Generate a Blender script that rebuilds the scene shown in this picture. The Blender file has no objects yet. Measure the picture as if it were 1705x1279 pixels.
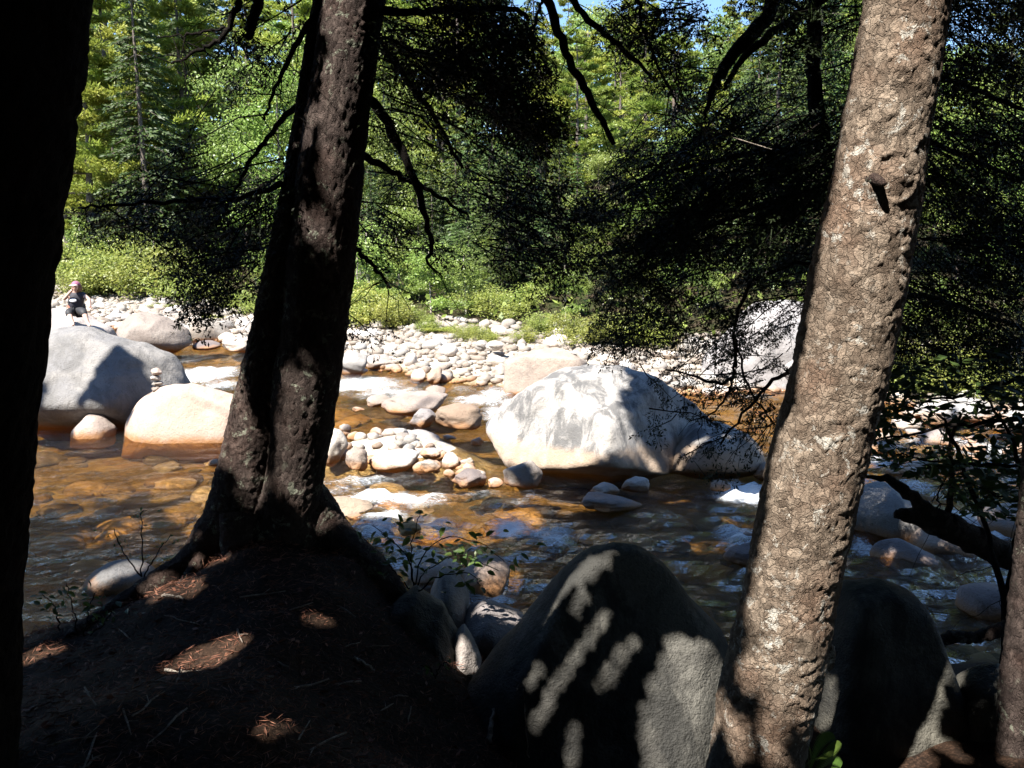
import bpy, bmesh, math, random
import numpy as np
from mathutils import Vector, Matrix

# ------------------------------------------------------------------ camera, sky, sun, exposure
scene = bpy.context.scene
CAMZ, PITCH, FPX = 3.2, math.radians(10.08), 1350.0
cam_data = bpy.data.cameras.new("camera")
cam = bpy.data.objects.new("camera", cam_data)
scene.collection.objects.link(cam)
cam.location = (0, 0, CAMZ)
cam.rotation_euler = (math.pi / 2 - PITCH, 0, 0)
cam_data.sensor_width = 36.0
cam_data.lens = 36.0 * FPX / 1705.0
cam_data.clip_start = 0.05
cam_data.clip_end = 1000.0
scene.camera = cam

SUN = np.array([0.37, 0.44, -0.82]); SUN /= np.linalg.norm(SUN)      # direction the light travels
world = bpy.data.worlds.new("World")
scene.world = world
world.use_nodes = True
wn = world.node_tree.nodes; wl = world.node_tree.links
bg = wn["Background"]
sky = wn.new("ShaderNodeTexSky")
sky.sky_type = 'NISHITA'
sky.sun_disc = False
sky.sun_elevation = math.asin(-SUN[2])
sky.sun_rotation = math.atan2(-SUN[0], -SUN[1])
sky.air_density = 1.0; sky.dust_density = 0.0; sky.ozone_density = 6.0
wl.new(sky.outputs[0], bg.inputs[0])
bg.inputs[1].default_value = 0.08

sd = bpy.data.lights.new("sun", 'SUN')
sd.energy = 5.0; sd.angle = math.radians(0.53); sd.color = (1.0, 0.955, 0.88)
sun = bpy.data.objects.new("sun", sd)
scene.collection.objects.link(sun)
sun.rotation_euler = Vector(SUN).to_track_quat('-Z', 'Y').to_euler()
sun.location = (-15, -18, 35)

scene.view_settings.view_transform = 'Standard'
scene.view_settings.look = 'None'
scene.view_settings.gamma = 1.0
scene.view_settings.use_curve_mapping = False
scene.view_settings.exposure = 1.85
scene.render.engine = 'CYCLES'
scene.cycles.max_bounces = 6
scene.cycles.diffuse_bounces = 3
scene.cycles.glossy_bounces = 3
scene.cycles.transmission_bounces = 4
scene.cycles.transparent_max_bounces = 8
scene.cycles.caustics_reflective = False
scene.cycles.caustics_refractive = False
scene.cycles.use_denoising = True
scene.cycles.use_adaptive_sampling = False
scene.cycles.sample_clamp_indirect = 1.5
scene.render.filter_size = 1.1

C = scene.collection
rng = np.random.default_rng(7)
random.seed(7)

# ------------------------------------------------------------------ picture <-> place
_s, _c = math.sin(PITCH), math.cos(PITCH)
def ray(px, py):
    X = (np.asarray(px, float) - 852.5) / FPX; Y = (639.5 - np.asarray(py, float)) / FPX
    return X, _c + Y * _s, -_s + Y * _c
def PY(px, py, d):
    X, y, z = ray(px, py); t = d / y
    return np.array([X * t, d + 0 * t, CAMZ + z * t])
def PZ(px, py, zz=0.0):
    X, y, z = ray(px, py); t = (zz - CAMZ) / z
    return np.array([X * t, y * t, CAMZ + z * t])
def proj(p):
    p = np.atleast_2d(p); q = p - np.array([0, 0, CAMZ])
    f = q[:, 1] * _c - q[:, 2] * _s; u = q[:, 1] * _s + q[:, 2] * _c
    f = np.where(f < 0.05, 0.05, f)
    return 852.5 + FPX * q[:, 0] / f, 639.5 - FPX * u / f, f
def in_poly(x, y, poly):
    x = np.asarray(x, float); y = np.asarray(y, float); r = np.zeros(x.shape, bool)
    n = len(poly); j = n - 1
    for i in range(n):
        xi, yi = poly[i]; xj, yj = poly[j]
        c = ((yi > y) != (yj > y)) & (x < (xj - xi) * (y - yi) / ((yj - yi) if yj != yi else 1e-9) + xi)
        r ^= c; j = i
    return r
def sample_poly(poly, n):
    a = np.array(poly, float); lo, hi = a.min(0), a.max(0); out = np.zeros((0, 2))
    while len(out) < n:
        q = rng.uniform(lo, hi, (n * 2, 2)); out = np.vstack([out, q[in_poly(q[:, 0], q[:, 1], poly)]])
    return out[:n]

# ------------------------------------------------------------------ noise
def _hash(i, j, k, s):
    h = (i * 374761393 + j * 668265263 + k * 2147483647 + s * 1274126177) & 0xFFFFFFFF
    h = ((h ^ (h >> 13)) * 1274126177) & 0xFFFFFFFF
    h = ((h ^ (h >> 16)) * 2246822519) & 0xFFFFFFFF
    return ((h ^ (h >> 15)) & 0xFFFFFF) / float(0xFFFFFF)
def vnoise(p, s=0):
    p = np.asarray(p, float); f = np.floor(p).astype(np.int64); t = p - f; t = t * t * (3 - 2 * t)
    r = 0
    for a in (0, 1):
        for b in (0, 1):
            for c in (0, 1):
                w = (t[:, 0] if a else 1 - t[:, 0]) * (t[:, 1] if b else 1 - t[:, 1]) * (t[:, 2] if c else 1 - t[:, 2])
                r = r + w * _hash(f[:, 0] + a, f[:, 1] + b, f[:, 2] + c, s)
    return r * 2 - 1
def fbm(p, s=0, o=4, g=0.5):
    r = 0; a = 1.0; p = np.asarray(p, float)
    for i in range(o):
        r = r + a * vnoise(p * (2.03 ** i) + 17.3 * i, s + i * 31); a *= g
    return r
def ss(t):
    t = np.clip(t, 0, 1); return t * t * (3 - 2 * t)
def p3(x, y, z=0.0):
    return np.stack([np.ravel(x), np.ravel(y), np.ravel(np.zeros_like(x) + z)], 1)

# ------------------------------------------------------------------ mesh helpers
def mesh_np(name, V, F, mat=None, smooth=True, attrs=None):
    """V (n,3); F (m,k) or list of (m,k) arrays."""
    me = bpy.data.meshes.new(name)
    Fs = [f for f in (F if isinstance(F, list) else [F]) if len(f)]
    V = np.ascontiguousarray(V, np.float32)
    me.vertices.add(len(V)); me.vertices.foreach_set("co", V.ravel())
    loops = np.concatenate([f.ravel() for f in Fs]).astype(np.int32)
    tot = np.concatenate([np.full(len(f), f.shape[1]) for f in Fs]).astype(np.int32)
    st = np.concatenate([[0], np.cumsum(tot)[:-1]]).astype(np.int32)
    me.loops.add(len(loops)); me.loops.foreach_set("vertex_index", loops)
    me.polygons.add(len(tot)); me.polygons.foreach_set("loop_start", st)
    try: me.polygons.foreach_set("loop_total", tot)
    except Exception: pass
    me.polygons.foreach_set("use_smooth", np.full(len(tot), bool(smooth)))
    for k, (dom, data) in (attrs or {}).items():
        data = np.asarray(data, np.float32)
        if data.ndim == 1:
            a = me.attributes.new(k, 'FLOAT', dom); a.data.foreach_set("value", np.ascontiguousarray(data))
        else:
            a = me.attributes.new(k, 'FLOAT_VECTOR', dom); a.data.foreach_set("vector", np.ascontiguousarray(data).ravel())
    me.update(calc_edges=True)
    if mat is not None: me.materials.append(mat)
    return me
def obj(name, me, parent=None, loc=None):
    o = bpy.data.objects.new(name, me); C.objects.link(o)
    if parent is not None: o.parent = parent
    if loc is not None: o.location = loc
    return o
def tag(o, label=None, cat=None, group=None, kind=None):
    if label: o["label"] = label
    if cat: o["category"] = cat
    if group: o["group"] = group
    if kind: o["kind"] = kind
    return o
def empty(name, loc=(0, 0, 0)):
    o = bpy.data.objects.new(name, None); C.objects.link(o); o.location = loc; o.empty_display_size = 0.2
    return o
def copy_tree(o, parent=None):
    c = o.copy(); C.objects.link(c)
    if parent is not None: c.parent = parent
    for ch in list(o.children): copy_tree(ch, c)
    return c

_ico = {}
def ico(sub):
    if sub not in _ico:
        bm = bmesh.new(); bmesh.ops.create_icosphere(bm, subdivisions=sub, radius=1.0)
        bm.verts.ensure_lookup_table()
        V = np.array([v.co[:] for v in bm.verts]); F = np.array([[v.index for v in f.verts] for f in bm.faces])
        V /= np.linalg.norm(V, axis=1)[:, None]; bm.free(); _ico[sub] = (V, F)
    return _ico[sub]

def tube(path, radii, n=8, cap=True):
    P = np.asarray(path, float); R = np.asarray(radii, float); m = len(P)
    T = np.gradient(P, axis=0); T /= np.linalg.norm(T, axis=1)[:, None] + 1e-9
    ref = np.array([0.0, 0.0, 1.0]) if abs(T[:, 2]).mean() < 0.75 else np.array([0.0, 1.0, 0.0])
    A = np.cross(T, ref); A /= np.linalg.norm(A, axis=1)[:, None] + 1e-9
    B = np.cross(T, A)
    th = np.linspace(0, 2 * np.pi, n, endpoint=False)
    V = P[:, None] + R[:, None, None] * (np.cos(th)[None, :, None] * A[:, None] + np.sin(th)[None, :, None] * B[:, None])
    V = V.reshape(-1, 3)
    i = np.arange(m - 1)[:, None] * n; j = np.arange(n)[None]
    k = (j + 1) % n
    F = np.stack([i + j, i + k, i + n + k, i + n + j], 2).reshape(-1, 4)
    tri = np.zeros((0, 3), int)
    if cap:
        V = np.vstack([V, P[0] - T[0] * R[0] * .3, P[-1] + T[-1] * R[-1] * .5])
        a, b = m * n, m * n + 1; j = np.arange(n)
        tri = np.vstack([np.stack([np.full(n, a), (j + 1) % n, j], 1), np.stack([np.full(n, b), (m - 1) * n + j, (m - 1) * n + (j + 1) % n], 1)])
    return V, F, tri
class Acc:
    """collects quads and triangles for one mesh"""
    def __init__(s): s.V = []; s.Q = []; s.T = []; s.n = 0
    def add(s, V, Q=None, T=None):
        s.V.append(V)
        if Q is not None and len(Q): s.Q.append(Q + s.n)
        if T is not None and len(T): s.T.append(T + s.n)
        s.n += len(V)
    def tube(s, path, radii, n=7): s.add(*tube(path, radii, n))
    def mesh(s, name, mat, smooth=True, attrs=None):
        Fs = ([np.vstack(s.Q)] if s.Q else []) + ([np.vstack(s.T)] if s.T else [])
        return mesh_np(name, np.vstack(s.V), Fs, mat, smooth, attrs)
def spline(pts, n):
    """Catmull-Rom through control rows"""
    P = np.asarray(pts, float); m = len(P)
    Q = np.vstack([2 * P[0] - P[1], P, 2 * P[-1] - P[-2]])
    out = []
    for t in np.linspace(0, m - 1 - 1e-6, n):
        i = int(t); u = t - i; a, b, c, d = Q[i], Q[i + 1], Q[i + 2], Q[i + 3]
        out.append(0.5 * (2 * b + (c - a) * u + (2 * a - 5 * b + 4 * c - d) * u * u + (3 * b - a - 3 * c + d) * u ** 3))
    return np.array(out)

def leaf_quads(pos, d, side, L, W):
    """diamond leaves: base at pos, along d, width along side -> V, Q"""
    L = np.asarray(L)[:, None]; W = np.asarray(W)[:, None]
    mid = pos + d * L * 0.45
    V = np.stack([pos, mid + side * W * .5, pos + d * L, mid - side * W * .5], 1).reshape(-1, 3)
    n = len(pos); Q = (np.arange(n)[:, None] * 4 + np.arange(4)[None])
    return V, Q
def unit(v): return v / (np.linalg.norm(v, axis=-1, keepdims=True) + 1e-9)
def rdir(n): return unit(rng.normal(size=(n, 3)))
def perp(d):
    r = rdir(len(d)); return unit(r - d * np.sum(r * d, 1)[:, None])

# ------------------------------------------------------------------ materials
def new_mat(name):
    m = bpy.data.materials.new(name); m.use_nodes = True
    nt = m.node_tree; b = nt.nodes["Principled BSDF"]
    return m, nt, b
class NB:
    def __init__(s, nt): s.nt = nt; s.N = nt.nodes; s.L = nt.links
    def node(s, t, **kw):
        n = s.N.new(t)
        for k, v in kw.items(): setattr(n, k, v)
        return n
    def put(s, sock, v):
        if hasattr(v, "links") or isinstance(v, bpy.types.NodeSocket): s.L.new(v, sock)
        else: sock.default_value = v
    def pos(s): return s.node("ShaderNodeNewGeometry").outputs["Position"]
    def mapping(s, v, scale):
        n = s.node("ShaderNodeMapping"); s.L.new(v, n.inputs[0]); n.inputs["Scale"].default_value = scale; return n.outputs[0]
    def noise(s, v, scale, detail=4.0, rough=0.55, dist=0.0):
        n = s.node("ShaderNodeTexNoise"); s.L.new(v, n.inputs["Vector"])
        n.inputs["Scale"].default_value = scale; n.inputs["Detail"].default_value = detail
        n.inputs["Roughness"].default_value = rough; n.inputs["Distortion"].default_value = dist
        return n.outputs["Fac"]
    def voro(s, v, scale, feature='F1', out="Distance"):
        n = s.node("ShaderNodeTexVoronoi", feature=feature); s.L.new(v, n.inputs["Vector"]); n.inputs["Scale"].default_value = scale
        return n.outputs[out]
    def ramp(s, f, lo, hi, a=0.0, b=1.0):
        n = s.node("ShaderNodeMapRange", interpolation_type='SMOOTHSTEP'); s.L.new(f, n.inputs[0])
        n.inputs[1].default_value = lo; n.inputs[2].default_value = hi; n.inputs[3].default_value = a; n.inputs[4].default_value = b
        return n.outputs[0]
    def math(s, op, a, b=0.0):
        n = s.node("ShaderNodeMath", operation=op); s.put(n.inputs[0], a); s.put(n.inputs[1], b); return n.outputs[0]
    def mix(s, f, a, b, mode='MIX'):
        n = s.node("ShaderNodeMix", data_type='RGBA', blend_type=mode)
        s.put(n.inputs[0], f)
        s.put(n.inputs[6], a if not isinstance(a, tuple) else (*a[:3], 1.0)); s.put(n.inputs[7], b if not isinstance(b, tuple) else (*b[:3], 1.0))
        return n.outputs[2]
    def sep(s, v, i):
        n = s.node("ShaderNodeSeparateXYZ"); s.L.new(v, n.inputs[0]); return n.outputs[i]
    def attr(s, name, out="Fac"):
        n = s.node("ShaderNodeAttribute", attribute_name=name); return n.outputs[out]
    def bump(s, h, strength, dist):
        n = s.node("ShaderNodeBump"); n.inputs["Strength"].default_value = strength; n.inputs["Distance"].default_value = dist
        s.L.new(h, n.inputs["Height"]); return n.outputs[0]

def granite(name, c1, c2, dark=(0.10, 0.095, 0.09), lichen=0.3, stain=1.0, stain_z=0.06, rough=0.75, var=0.25, dlo=0.52, scol=(0.30, 0.15, 0.065)):
    m, nt, b = new_mat(name); k = NB(nt); P = k.pos()
    big = k.noise(P, 1.3, 5, .6, .6); med = k.noise(P, 7, 5, .65); fine = k.noise(P, 90, 2, .6); spk = k.noise(P, 42, 3, .7)
    col = k.mix(k.ramp(big, .38, .62), c1, c2)
    col = k.mix(k.ramp(med, .4, .75, 0, .35), col, tuple(min(1, x * 1.25) for x in c1))
    # dark weathering and lichen, streaked downwards
    st = k.noise(k.mapping(P, (2.2, 2.2, .7)), 1.6, 6, .7, .5)
    col = k.mix(k.ramp(st, dlo, dlo + .16, 0, lichen), col, dark)
    sp = k.ramp(spk, .57, .68, 0, .65)
    col = k.mix(sp, col, tuple(x * .35 for x in c1))
    col = k.mix(k.ramp(fine, .35, .75, 0, .25), col, tuple(x * .6 for x in c2))
    # object to object variation
    oi = k.node("ShaderNodeObjectInfo")
    hv = k.node("ShaderNodeHueSaturation"); k.L.new(col, hv.inputs["Color"])
    k.L.new(k.ramp(oi.outputs["Random"], 0, 1, 1 - var, 1 + var * .6), hv.inputs["Value"])
    sr = k.math('FRACT', k.math('MULTIPLY', oi.outputs["Random"], 17.3)); k.L.new(k.ramp(sr, 0, 1, .5, 1.1), hv.inputs["Saturation"])
    col = hv.outputs[0]
    # orange tannin line where the river stands
    if stain:
        z = k.math('ADD', k.sep(P, 2), k.math('MULTIPLY', k.noise(P, 3.0, 6, .7), -.3))
        f = k.ramp(z, stain_z - .22, stain_z - .06, stain, 0.0)
        col = k.mix(f, col, scol)
    k.L.new(col, b.inputs["Base Color"]); b.inputs["Roughness"].default_value = rough
    b.inputs["Specular IOR Level"].default_value = 0.25
    h = k.math('ADD', k.math('MULTIPLY', med, .8), k.math('ADD', k.math('MULTIPLY', spk, .35), k.math('MULTIPLY', fine, .2)))
    k.L.new(k.bump(h, .8, .045), b.inputs["Normal"])
    return m
M = {}
M['white'] = granite("white_granite", (.39, .355, .315), (.31, .26, .215), lichen=.3, dlo=.56)
M['pink'] = granite("pink_granite", (.37, .285, .235), (.31, .235, .19), lichen=.22)
M['tan'] = granite("tan_granite", (.30, .23, .175), (.25, .18, .135), lichen=.3)
M['grey'] = granite("grey_granite", (.15, .145, .145), (.21, .195, .18), lichen=.6, dlo=.46)
M['mauve'] = granite("mauve_granite", (.17, .145, .145), (.22, .175, .16), lichen=.35)
M['big'] = granite("weathered_granite", (.375, .345, .315), (.27, .255, .24), dark=(.075, .075, .078), lichen=.85, dlo=.44, stain_z=.42, stain=.7, scol=(.36, .26, .18))
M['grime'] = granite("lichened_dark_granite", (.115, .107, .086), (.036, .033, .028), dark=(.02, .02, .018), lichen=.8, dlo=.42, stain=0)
M['bar'] = granite("cobble_granite", (.46, .42, .37), (.38, .31, .255), lichen=.12, var=.42, dlo=.56)
M['cliff'] = granite("ledge_granite", (.31, .275, .26), (.24, .21, .20), lichen=.5, dlo=.5)
M['sub'] = granite("submerged_stone", (.38, .23, .10), (.26, .16, .07), dark=(.08, .06, .035), lichen=.45, stain=0, var=.75, rough=.6)

def leaf_mat(name, c1, c2, rough=.55, trans=.35, spec=.3, var=.2):
    m, nt, b = new_mat(name); k = NB(nt)
    t = k.attr("tint"); oi = k.node("ShaderNodeObjectInfo")
    col = k.mix(t, c1, c2)
    hv = k.node("ShaderNodeHueSaturation"); k.L.new(col, hv.inputs["Color"])
    k.L.new(k.ramp(oi.outputs["Random"], 0, 1, 1 - var, 1 + var), hv.inputs["Value"])
    sr = k.math('FRACT', k.math('MULTIPLY', oi.outputs["Random"], 9.7)); k.L.new(k.ramp(sr, 0, 1, .485, .515), hv.inputs["Hue"])
    k.L.new(hv.outputs[0], b.inputs["Base Color"])
    b.inputs["Roughness"].default_value = rough; b.inputs["Specular IOR Level"].default_value = spec
    if trans > 0:
        tr = k.node("ShaderNodeBsdfTranslucent"); k.L.new(hv.outputs[0], tr.inputs[0])
        mx = k.node("ShaderNodeMixShader"); mx.inputs[0].default_value = trans
        k.L.new(b.outputs[0], mx.inputs[1]); k.L.new(tr.outputs[0], mx.inputs[2])
        k.L.new(mx.outputs[0], nt.nodes["Material Output"].inputs[0])
    return m
M['pine_leaf'] = leaf_mat("white_pine_needles", (.17, .235, .035), (.31, .345, .07), .5, .4)
M['hem_leaf'] = leaf_mat("far_hemlock_needles", (.035, .065, .018), (.075, .115, .026), .5, .2)
M['broad_leaf'] = leaf_mat("broad_leaves", (.115, .18, .03), (.245, .31, .075), .40, .4, .32)
M['bush_leaf'] = leaf_mat("bush_leaves", (.15, .20, .035), (.30, .32, .07), .45, .4, .4)
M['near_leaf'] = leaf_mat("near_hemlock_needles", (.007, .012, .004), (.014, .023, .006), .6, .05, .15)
M['sap_leaf'] = leaf_mat("beech_leaves", (.03, .055, .014), (.05, .085, .02), .5, .25, .3)
M['shrub_leaf'] = leaf_mat("shrub_leaves", (.05, .085, .025), (.09, .14, .03), .45, .3, .35)
M['fern_leaf'] = leaf_mat("fern_leaves", (.09, .16, .03), (.12, .19, .04), .5, .3, .3)

def bark(name, c1, c2, patch=(.3, .3, .26), pamt=.0, scale=1.0, stretch=.6, vs=34.0, inner=None, bst=.9):
    m, nt, b = new_mat(name); k = NB(nt); P = k.pos()
    wv = k.node("ShaderNodeTexNoise"); k.L.new(P, wv.inputs["Vector"]); wv.inputs["Scale"].default_value = 22; wv.inputs["Detail"].default_value = 4
    off = k.node("ShaderNodeVectorMath", operation='SCALE'); k.L.new(wv.outputs["Color"], off.inputs[0]); off.inputs["Scale"].default_value = .085
    Pw = k.node("ShaderNodeVectorMath", operation='ADD'); k.L.new(P, Pw.inputs[0]); k.L.new(off.outputs[0], Pw.inputs[1]); Pw = k.mapping(Pw.outputs[0], (1, 1, stretch))
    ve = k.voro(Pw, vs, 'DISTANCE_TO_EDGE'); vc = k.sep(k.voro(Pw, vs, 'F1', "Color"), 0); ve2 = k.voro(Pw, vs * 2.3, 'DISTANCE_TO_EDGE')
    n1 = k.noise(k.mapping(P, (1, 1, .45)), 14 * scale, 6, .65); n2 = k.noise(P, 70, 5, .75); nb = k.noise(P, 3.5, 3)
    col = k.mix(k.ramp(n1, .35, .68), c1, c2)
    cell = k.attr("cell")
    col = k.mix(k.ramp(cell, .6, 1.0, 0, .5), col, tuple(min(1, x * 1.4) for x in c2)); col = k.mix(k.ramp(cell, .0, .35, .5, 0), col, tuple(x * .6 for x in c1))
    col = k.mix(k.ramp(vc, .62, .95, 0, .5), col, tuple(min(1, x * 1.55) for x in c2)); col = k.mix(k.ramp(vc, .05, .35, .4, 0), col, tuple(x * .55 for x in c1))
    col = k.mix(k.ramp(nb, .45, .7, 0, .35), col, (c2[0] * 1.1, c2[1] * .8, c2[2] * .7))
    col = k.mix(k.ramp(n2, .42, .7, 0, .55), col, tuple(x * .5 for x in c1))
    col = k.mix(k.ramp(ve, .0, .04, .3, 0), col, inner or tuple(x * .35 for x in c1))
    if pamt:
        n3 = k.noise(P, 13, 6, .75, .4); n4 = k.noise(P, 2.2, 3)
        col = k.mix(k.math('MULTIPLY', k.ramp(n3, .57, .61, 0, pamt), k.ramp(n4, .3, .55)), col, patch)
    k.L.new(col, b.inputs["Base Color"]); b.inputs["Roughness"].default_value = .9; b.inputs["Specular IOR Level"].default_value = .1
    h = k.math('ADD', k.math('MULTIPLY', k.ramp(ve, 0, .09), .6), k.math('ADD', k.math('MULTIPLY', vc, .45), k.math('ADD', k.math('MULTIPLY', k.ramp(ve2, 0, .12), .25), k.math('MULTIPLY', n2, .45))))
    k.L.new(k.bump(h, bst, .011), b.inputs["Normal"])
    return m
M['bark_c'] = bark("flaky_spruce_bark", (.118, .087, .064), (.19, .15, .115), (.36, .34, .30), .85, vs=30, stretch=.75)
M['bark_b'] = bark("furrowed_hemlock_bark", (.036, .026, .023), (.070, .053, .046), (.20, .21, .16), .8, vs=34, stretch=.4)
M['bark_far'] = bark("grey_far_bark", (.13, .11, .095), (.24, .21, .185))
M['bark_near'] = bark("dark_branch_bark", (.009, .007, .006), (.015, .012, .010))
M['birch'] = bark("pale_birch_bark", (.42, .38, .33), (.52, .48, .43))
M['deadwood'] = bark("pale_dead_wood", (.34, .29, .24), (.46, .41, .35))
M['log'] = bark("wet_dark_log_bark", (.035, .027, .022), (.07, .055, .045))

def flat(name, col, rough=.7, noise=0.15):
    m, nt, b = new_mat(name); k = NB(nt); n = k.noise(k.pos(), 25, 3)
    k.L.new(k.mix(k.ramp(n, .3, .7, 0, noise * 2), col, tuple(x * .6 for x in col)), b.inputs["Base Color"]); b.inputs["Roughness"].default_value = rough
    return m
M['skin'] = flat("skin", (.62, .40, .31), .5); M['shirt'] = flat("dark_shirt", (.022, .02, .028)); M['rust'] = flat("rust_hem", (.30, .09, .05))
M['leggings'] = flat("black_leggings", (.018, .018, .02)); M['cap'] = flat("mauve_cap", (.28, .10, .16)); M['capw'] = flat("white_visor", (.7, .6, .55))
M['print'] = flat("white_print", (.7, .7, .7)); M['hair'] = flat("fair_brown_hair", (.20, .11, .05))
M['needle'] = leaf_mat("fallen_needles", (.17, .07, .04), (.32, .16, .095), .7, 0, .2)
M['moss'] = flat("moss", (.10, .095, .02), .9, .3)

# ------------------------------------------------------------------ ground
NX = ([-80, -20, -8, -4.1, -2, 0, 3.7, 8, 20, 60], [16, 8.5, 6.6, 6.0, 6.3, 6.4, 5.9, 5, 0, -15])
FX = ([-80, -30, -16, -8.5, -4.7, -2, 0, 3, 5.8, 8.8, 12, 20, 60], [52, 37, 31, 25.5, 22.0, 19, 17.2, 16.8, 17.3, 14.9, 13.5, 10.5, 0])
BX = ([-80, -19, -9, -5, 0, 3, 6, 9, 12, 20, 60], [60, 38, 28.9, 26.0, 21.9, 20.9, 20.4, 18.2, 17, 14.5, 6])
def yn(x): return np.interp(x, *NX)
def yf(x): return np.interp(x, *FX)
def yb(x): return np.interp(x, *BX)
BK = np.array([(-8, 4, 1.2), (-8, 0, 1.7), (-4, 5, .25), (-3.6, 4.2, .4), (-2.75, 4.0, .98), (-2.5, 5.3, .55), (-2.1, 4.8, 1.15), (-1.65, 5.0, 1.5), (-1.5, 4.6, 1.42), (-1.0, 4.9, 1.36), (-1.1, 4.4, 1.28), (-.62, 4.5, 1.0), (-.55, 5.2, .55), (0, 5.4, .02), (-.2, 6, -.05), (-.35, 4.7, .55), (.2, 4.6, .15), (-1.3, 2.9, 1.32), (-2.2, 2.2, 1.4),
               (0, 0, 1.6), (-2, 0, 1.7), (-.4, 2.5, 1.25), (.3, 3.3, .35), (.8, 3.2, .25), (1.4, 3.4, .3), (1.0, 2.6, .6), (2, 3.4, .3), (2, 0, 1.4), (3, 3.5, .6), (2.6, 4.8, .3), (5, 2, 1.0), (0, -6, 2.2), (-8, -6, 2.4), (8, -3, 1.8), (0, -20, 4), (-30, -10, 5), (30, -20, 4), (-30, 0, 3)])
def bankz(x, y):
    num = 0; den = 0
    for bx, by, bz in BK:
        w = 1.0 / (((x - bx) ** 2 + (y - by) ** 2) + .12) ** 1.7
        num = num + w * bz; den = den + w
    return num / den
def hgt(x, y, detail=True):
    x = np.asarray(x, float); y = np.asarray(y, float); sh = x.shape; x = x.ravel(); y = y.ravel()
    e = yn(x) - y; g = y - yf(x); h = y - yb(x)
    bed = -.42 + .10 * vnoise(p3(x * .5, y * .5), 5)
    near = np.where(e > 0, bankz(x, y) * ss(e / 1.5 + .02), bed * ss(-e / 1.3))
    bar = np.minimum(np.clip(g, 0, None) * .075, .62) + np.clip(g, 0, .8) * .12
    far = np.where(g > 0, bar + np.clip(h, 0, 8) * .10 + np.clip(h - 8, 0, 70) * .17, bed * ss(-g / 2.0))
    z = np.where(e > -3, np.maximum(near, np.where(g > 0, far, -9)), far)
    isl = .52 * np.exp(-(((x + 1.75) / 1.25) ** 2 + ((y - 12.3) / .75) ** 2) ** 1.5)
    z = z + isl
    if detail:
        q = p3(x, y)
        z = z + np.where(e > 0, .05 * fbm(q * 1.7, 3, 3) * ss(e / 1.0), 0) + .025 * fbm(q * 5, 9, 2) + np.where(h > 0, .35 * fbm(q * .25, 12, 3) * ss(h / 6), 0)
    return z.reshape(sh)
def graded(lo, a, b, hi, step, grow=1.09):
    m = np.arange(a, b + step / 2, step); up = []; s = step; v = b
    while v < hi: s *= grow; v += s; up.append(v)
    dn = []; s = step; v = a
    while v > lo: s *= grow; v -= s; dn.append(v)
    return np.concatenate([dn[::-1], m, up])
def grid(xs, ys):
    X, Y = np.meshgrid(xs, ys); nx, ny = len(xs), len(ys)
    i = np.arange(ny - 1)[:, None] * nx + np.arange(nx - 1)[None]
    return X, Y, np.stack([i, i + 1, i + nx + 1, i + nx], 2).reshape(-1, 4)
gx = graded(-400, -6, 7, 400, .085, 1.055); gy = graded(-120, -1, 9, 420, .085, 1.04)
X, Y, F = grid(gx, gy); Z = hgt(X, Y)
e = yn(X) - Y; g = Y - yf(X); h = Y - yb(X)
isl = np.exp(-(((X + 1.75) / 1.25) ** 2 + ((Y - 12.3) / .75) ** 2) ** 1.5)
zone = np.stack([ss(e / .6 + .3), np.maximum(ss(g / .6) * (1 - ss((h + .3) / 1.2)), ss(isl * 3)), ss((h + .3) / 1.2)], 2).reshape(-1, 3)
m, nt, b = new_mat("river_ground"); k = NB(nt); P = k.pos(); zz = k.attr("zone", "Vector")
v1 = k.node("ShaderNodeTexVoronoi"); k.L.new(P, v1.inputs["Vector"]); v1.inputs["Scale"].default_value = 3.2
cr = k.node("ShaderNodeValToRGB"); k.L.new(k.sep(v1.outputs["Color"], 0), cr.inputs[0])
for i, (p_, c_) in enumerate([(0, (.05, .042, .02)), (.3, (.24, .16, .06)), (.55, (.36, .24, .11)), (.8, (.10, .085, .04)), (1, (.34, .18, .07))]):
    el = cr.color_ramp.elements[i] if i < 2 else cr.color_ramp.elements.new(p_)
    el.position = p_; el.color = (*c_, 1)
bedc = k.mix(k.ramp(k.noise(P, .9, 5, .6), .35, .65, .0, .8), cr.outputs[0], (.085, .055, .018))
bedc = k.mix(k.ramp(k.noise(P, 14, 4), .4, .7, 0, .4), bedc, (.34, .22, .10))
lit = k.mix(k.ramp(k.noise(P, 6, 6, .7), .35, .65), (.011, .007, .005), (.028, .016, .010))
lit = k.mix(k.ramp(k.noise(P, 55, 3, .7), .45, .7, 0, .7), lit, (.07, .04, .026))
barc = k.mix(k.ramp(k.noise(P, 9, 5, .7), .35, .65), (.28, .235, .185), (.50, .44, .37))
flo = k.mix(k.ramp(k.noise(P, 1.4, 6, .65), .4, .6), (.035, .026, .016), (.03, .038, .012))
flo = k.mix(k.ramp(k.noise(P, 8, 4, .7), .5, .7, 0, .6), flo, (.08, .05, .028))
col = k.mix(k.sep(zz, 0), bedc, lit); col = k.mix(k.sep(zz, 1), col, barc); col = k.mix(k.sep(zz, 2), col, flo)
k.L.new(col, b.inputs["Base Color"]); b.inputs["Roughness"].default_value = .9; b.inputs["Specular IOR Level"].default_value = .12
hh = k.math('ADD', k.math('MULTIPLY', v1.outputs["Distance"], -1.2), k.math('MULTIPLY', k.noise(P, 30, 4, .7), .6))
k.L.new(k.bump(hh, .7, .05), b.inputs["Normal"])
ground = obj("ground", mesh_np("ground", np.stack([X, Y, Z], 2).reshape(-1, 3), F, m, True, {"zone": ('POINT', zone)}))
tag(ground, kind="structure")

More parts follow.
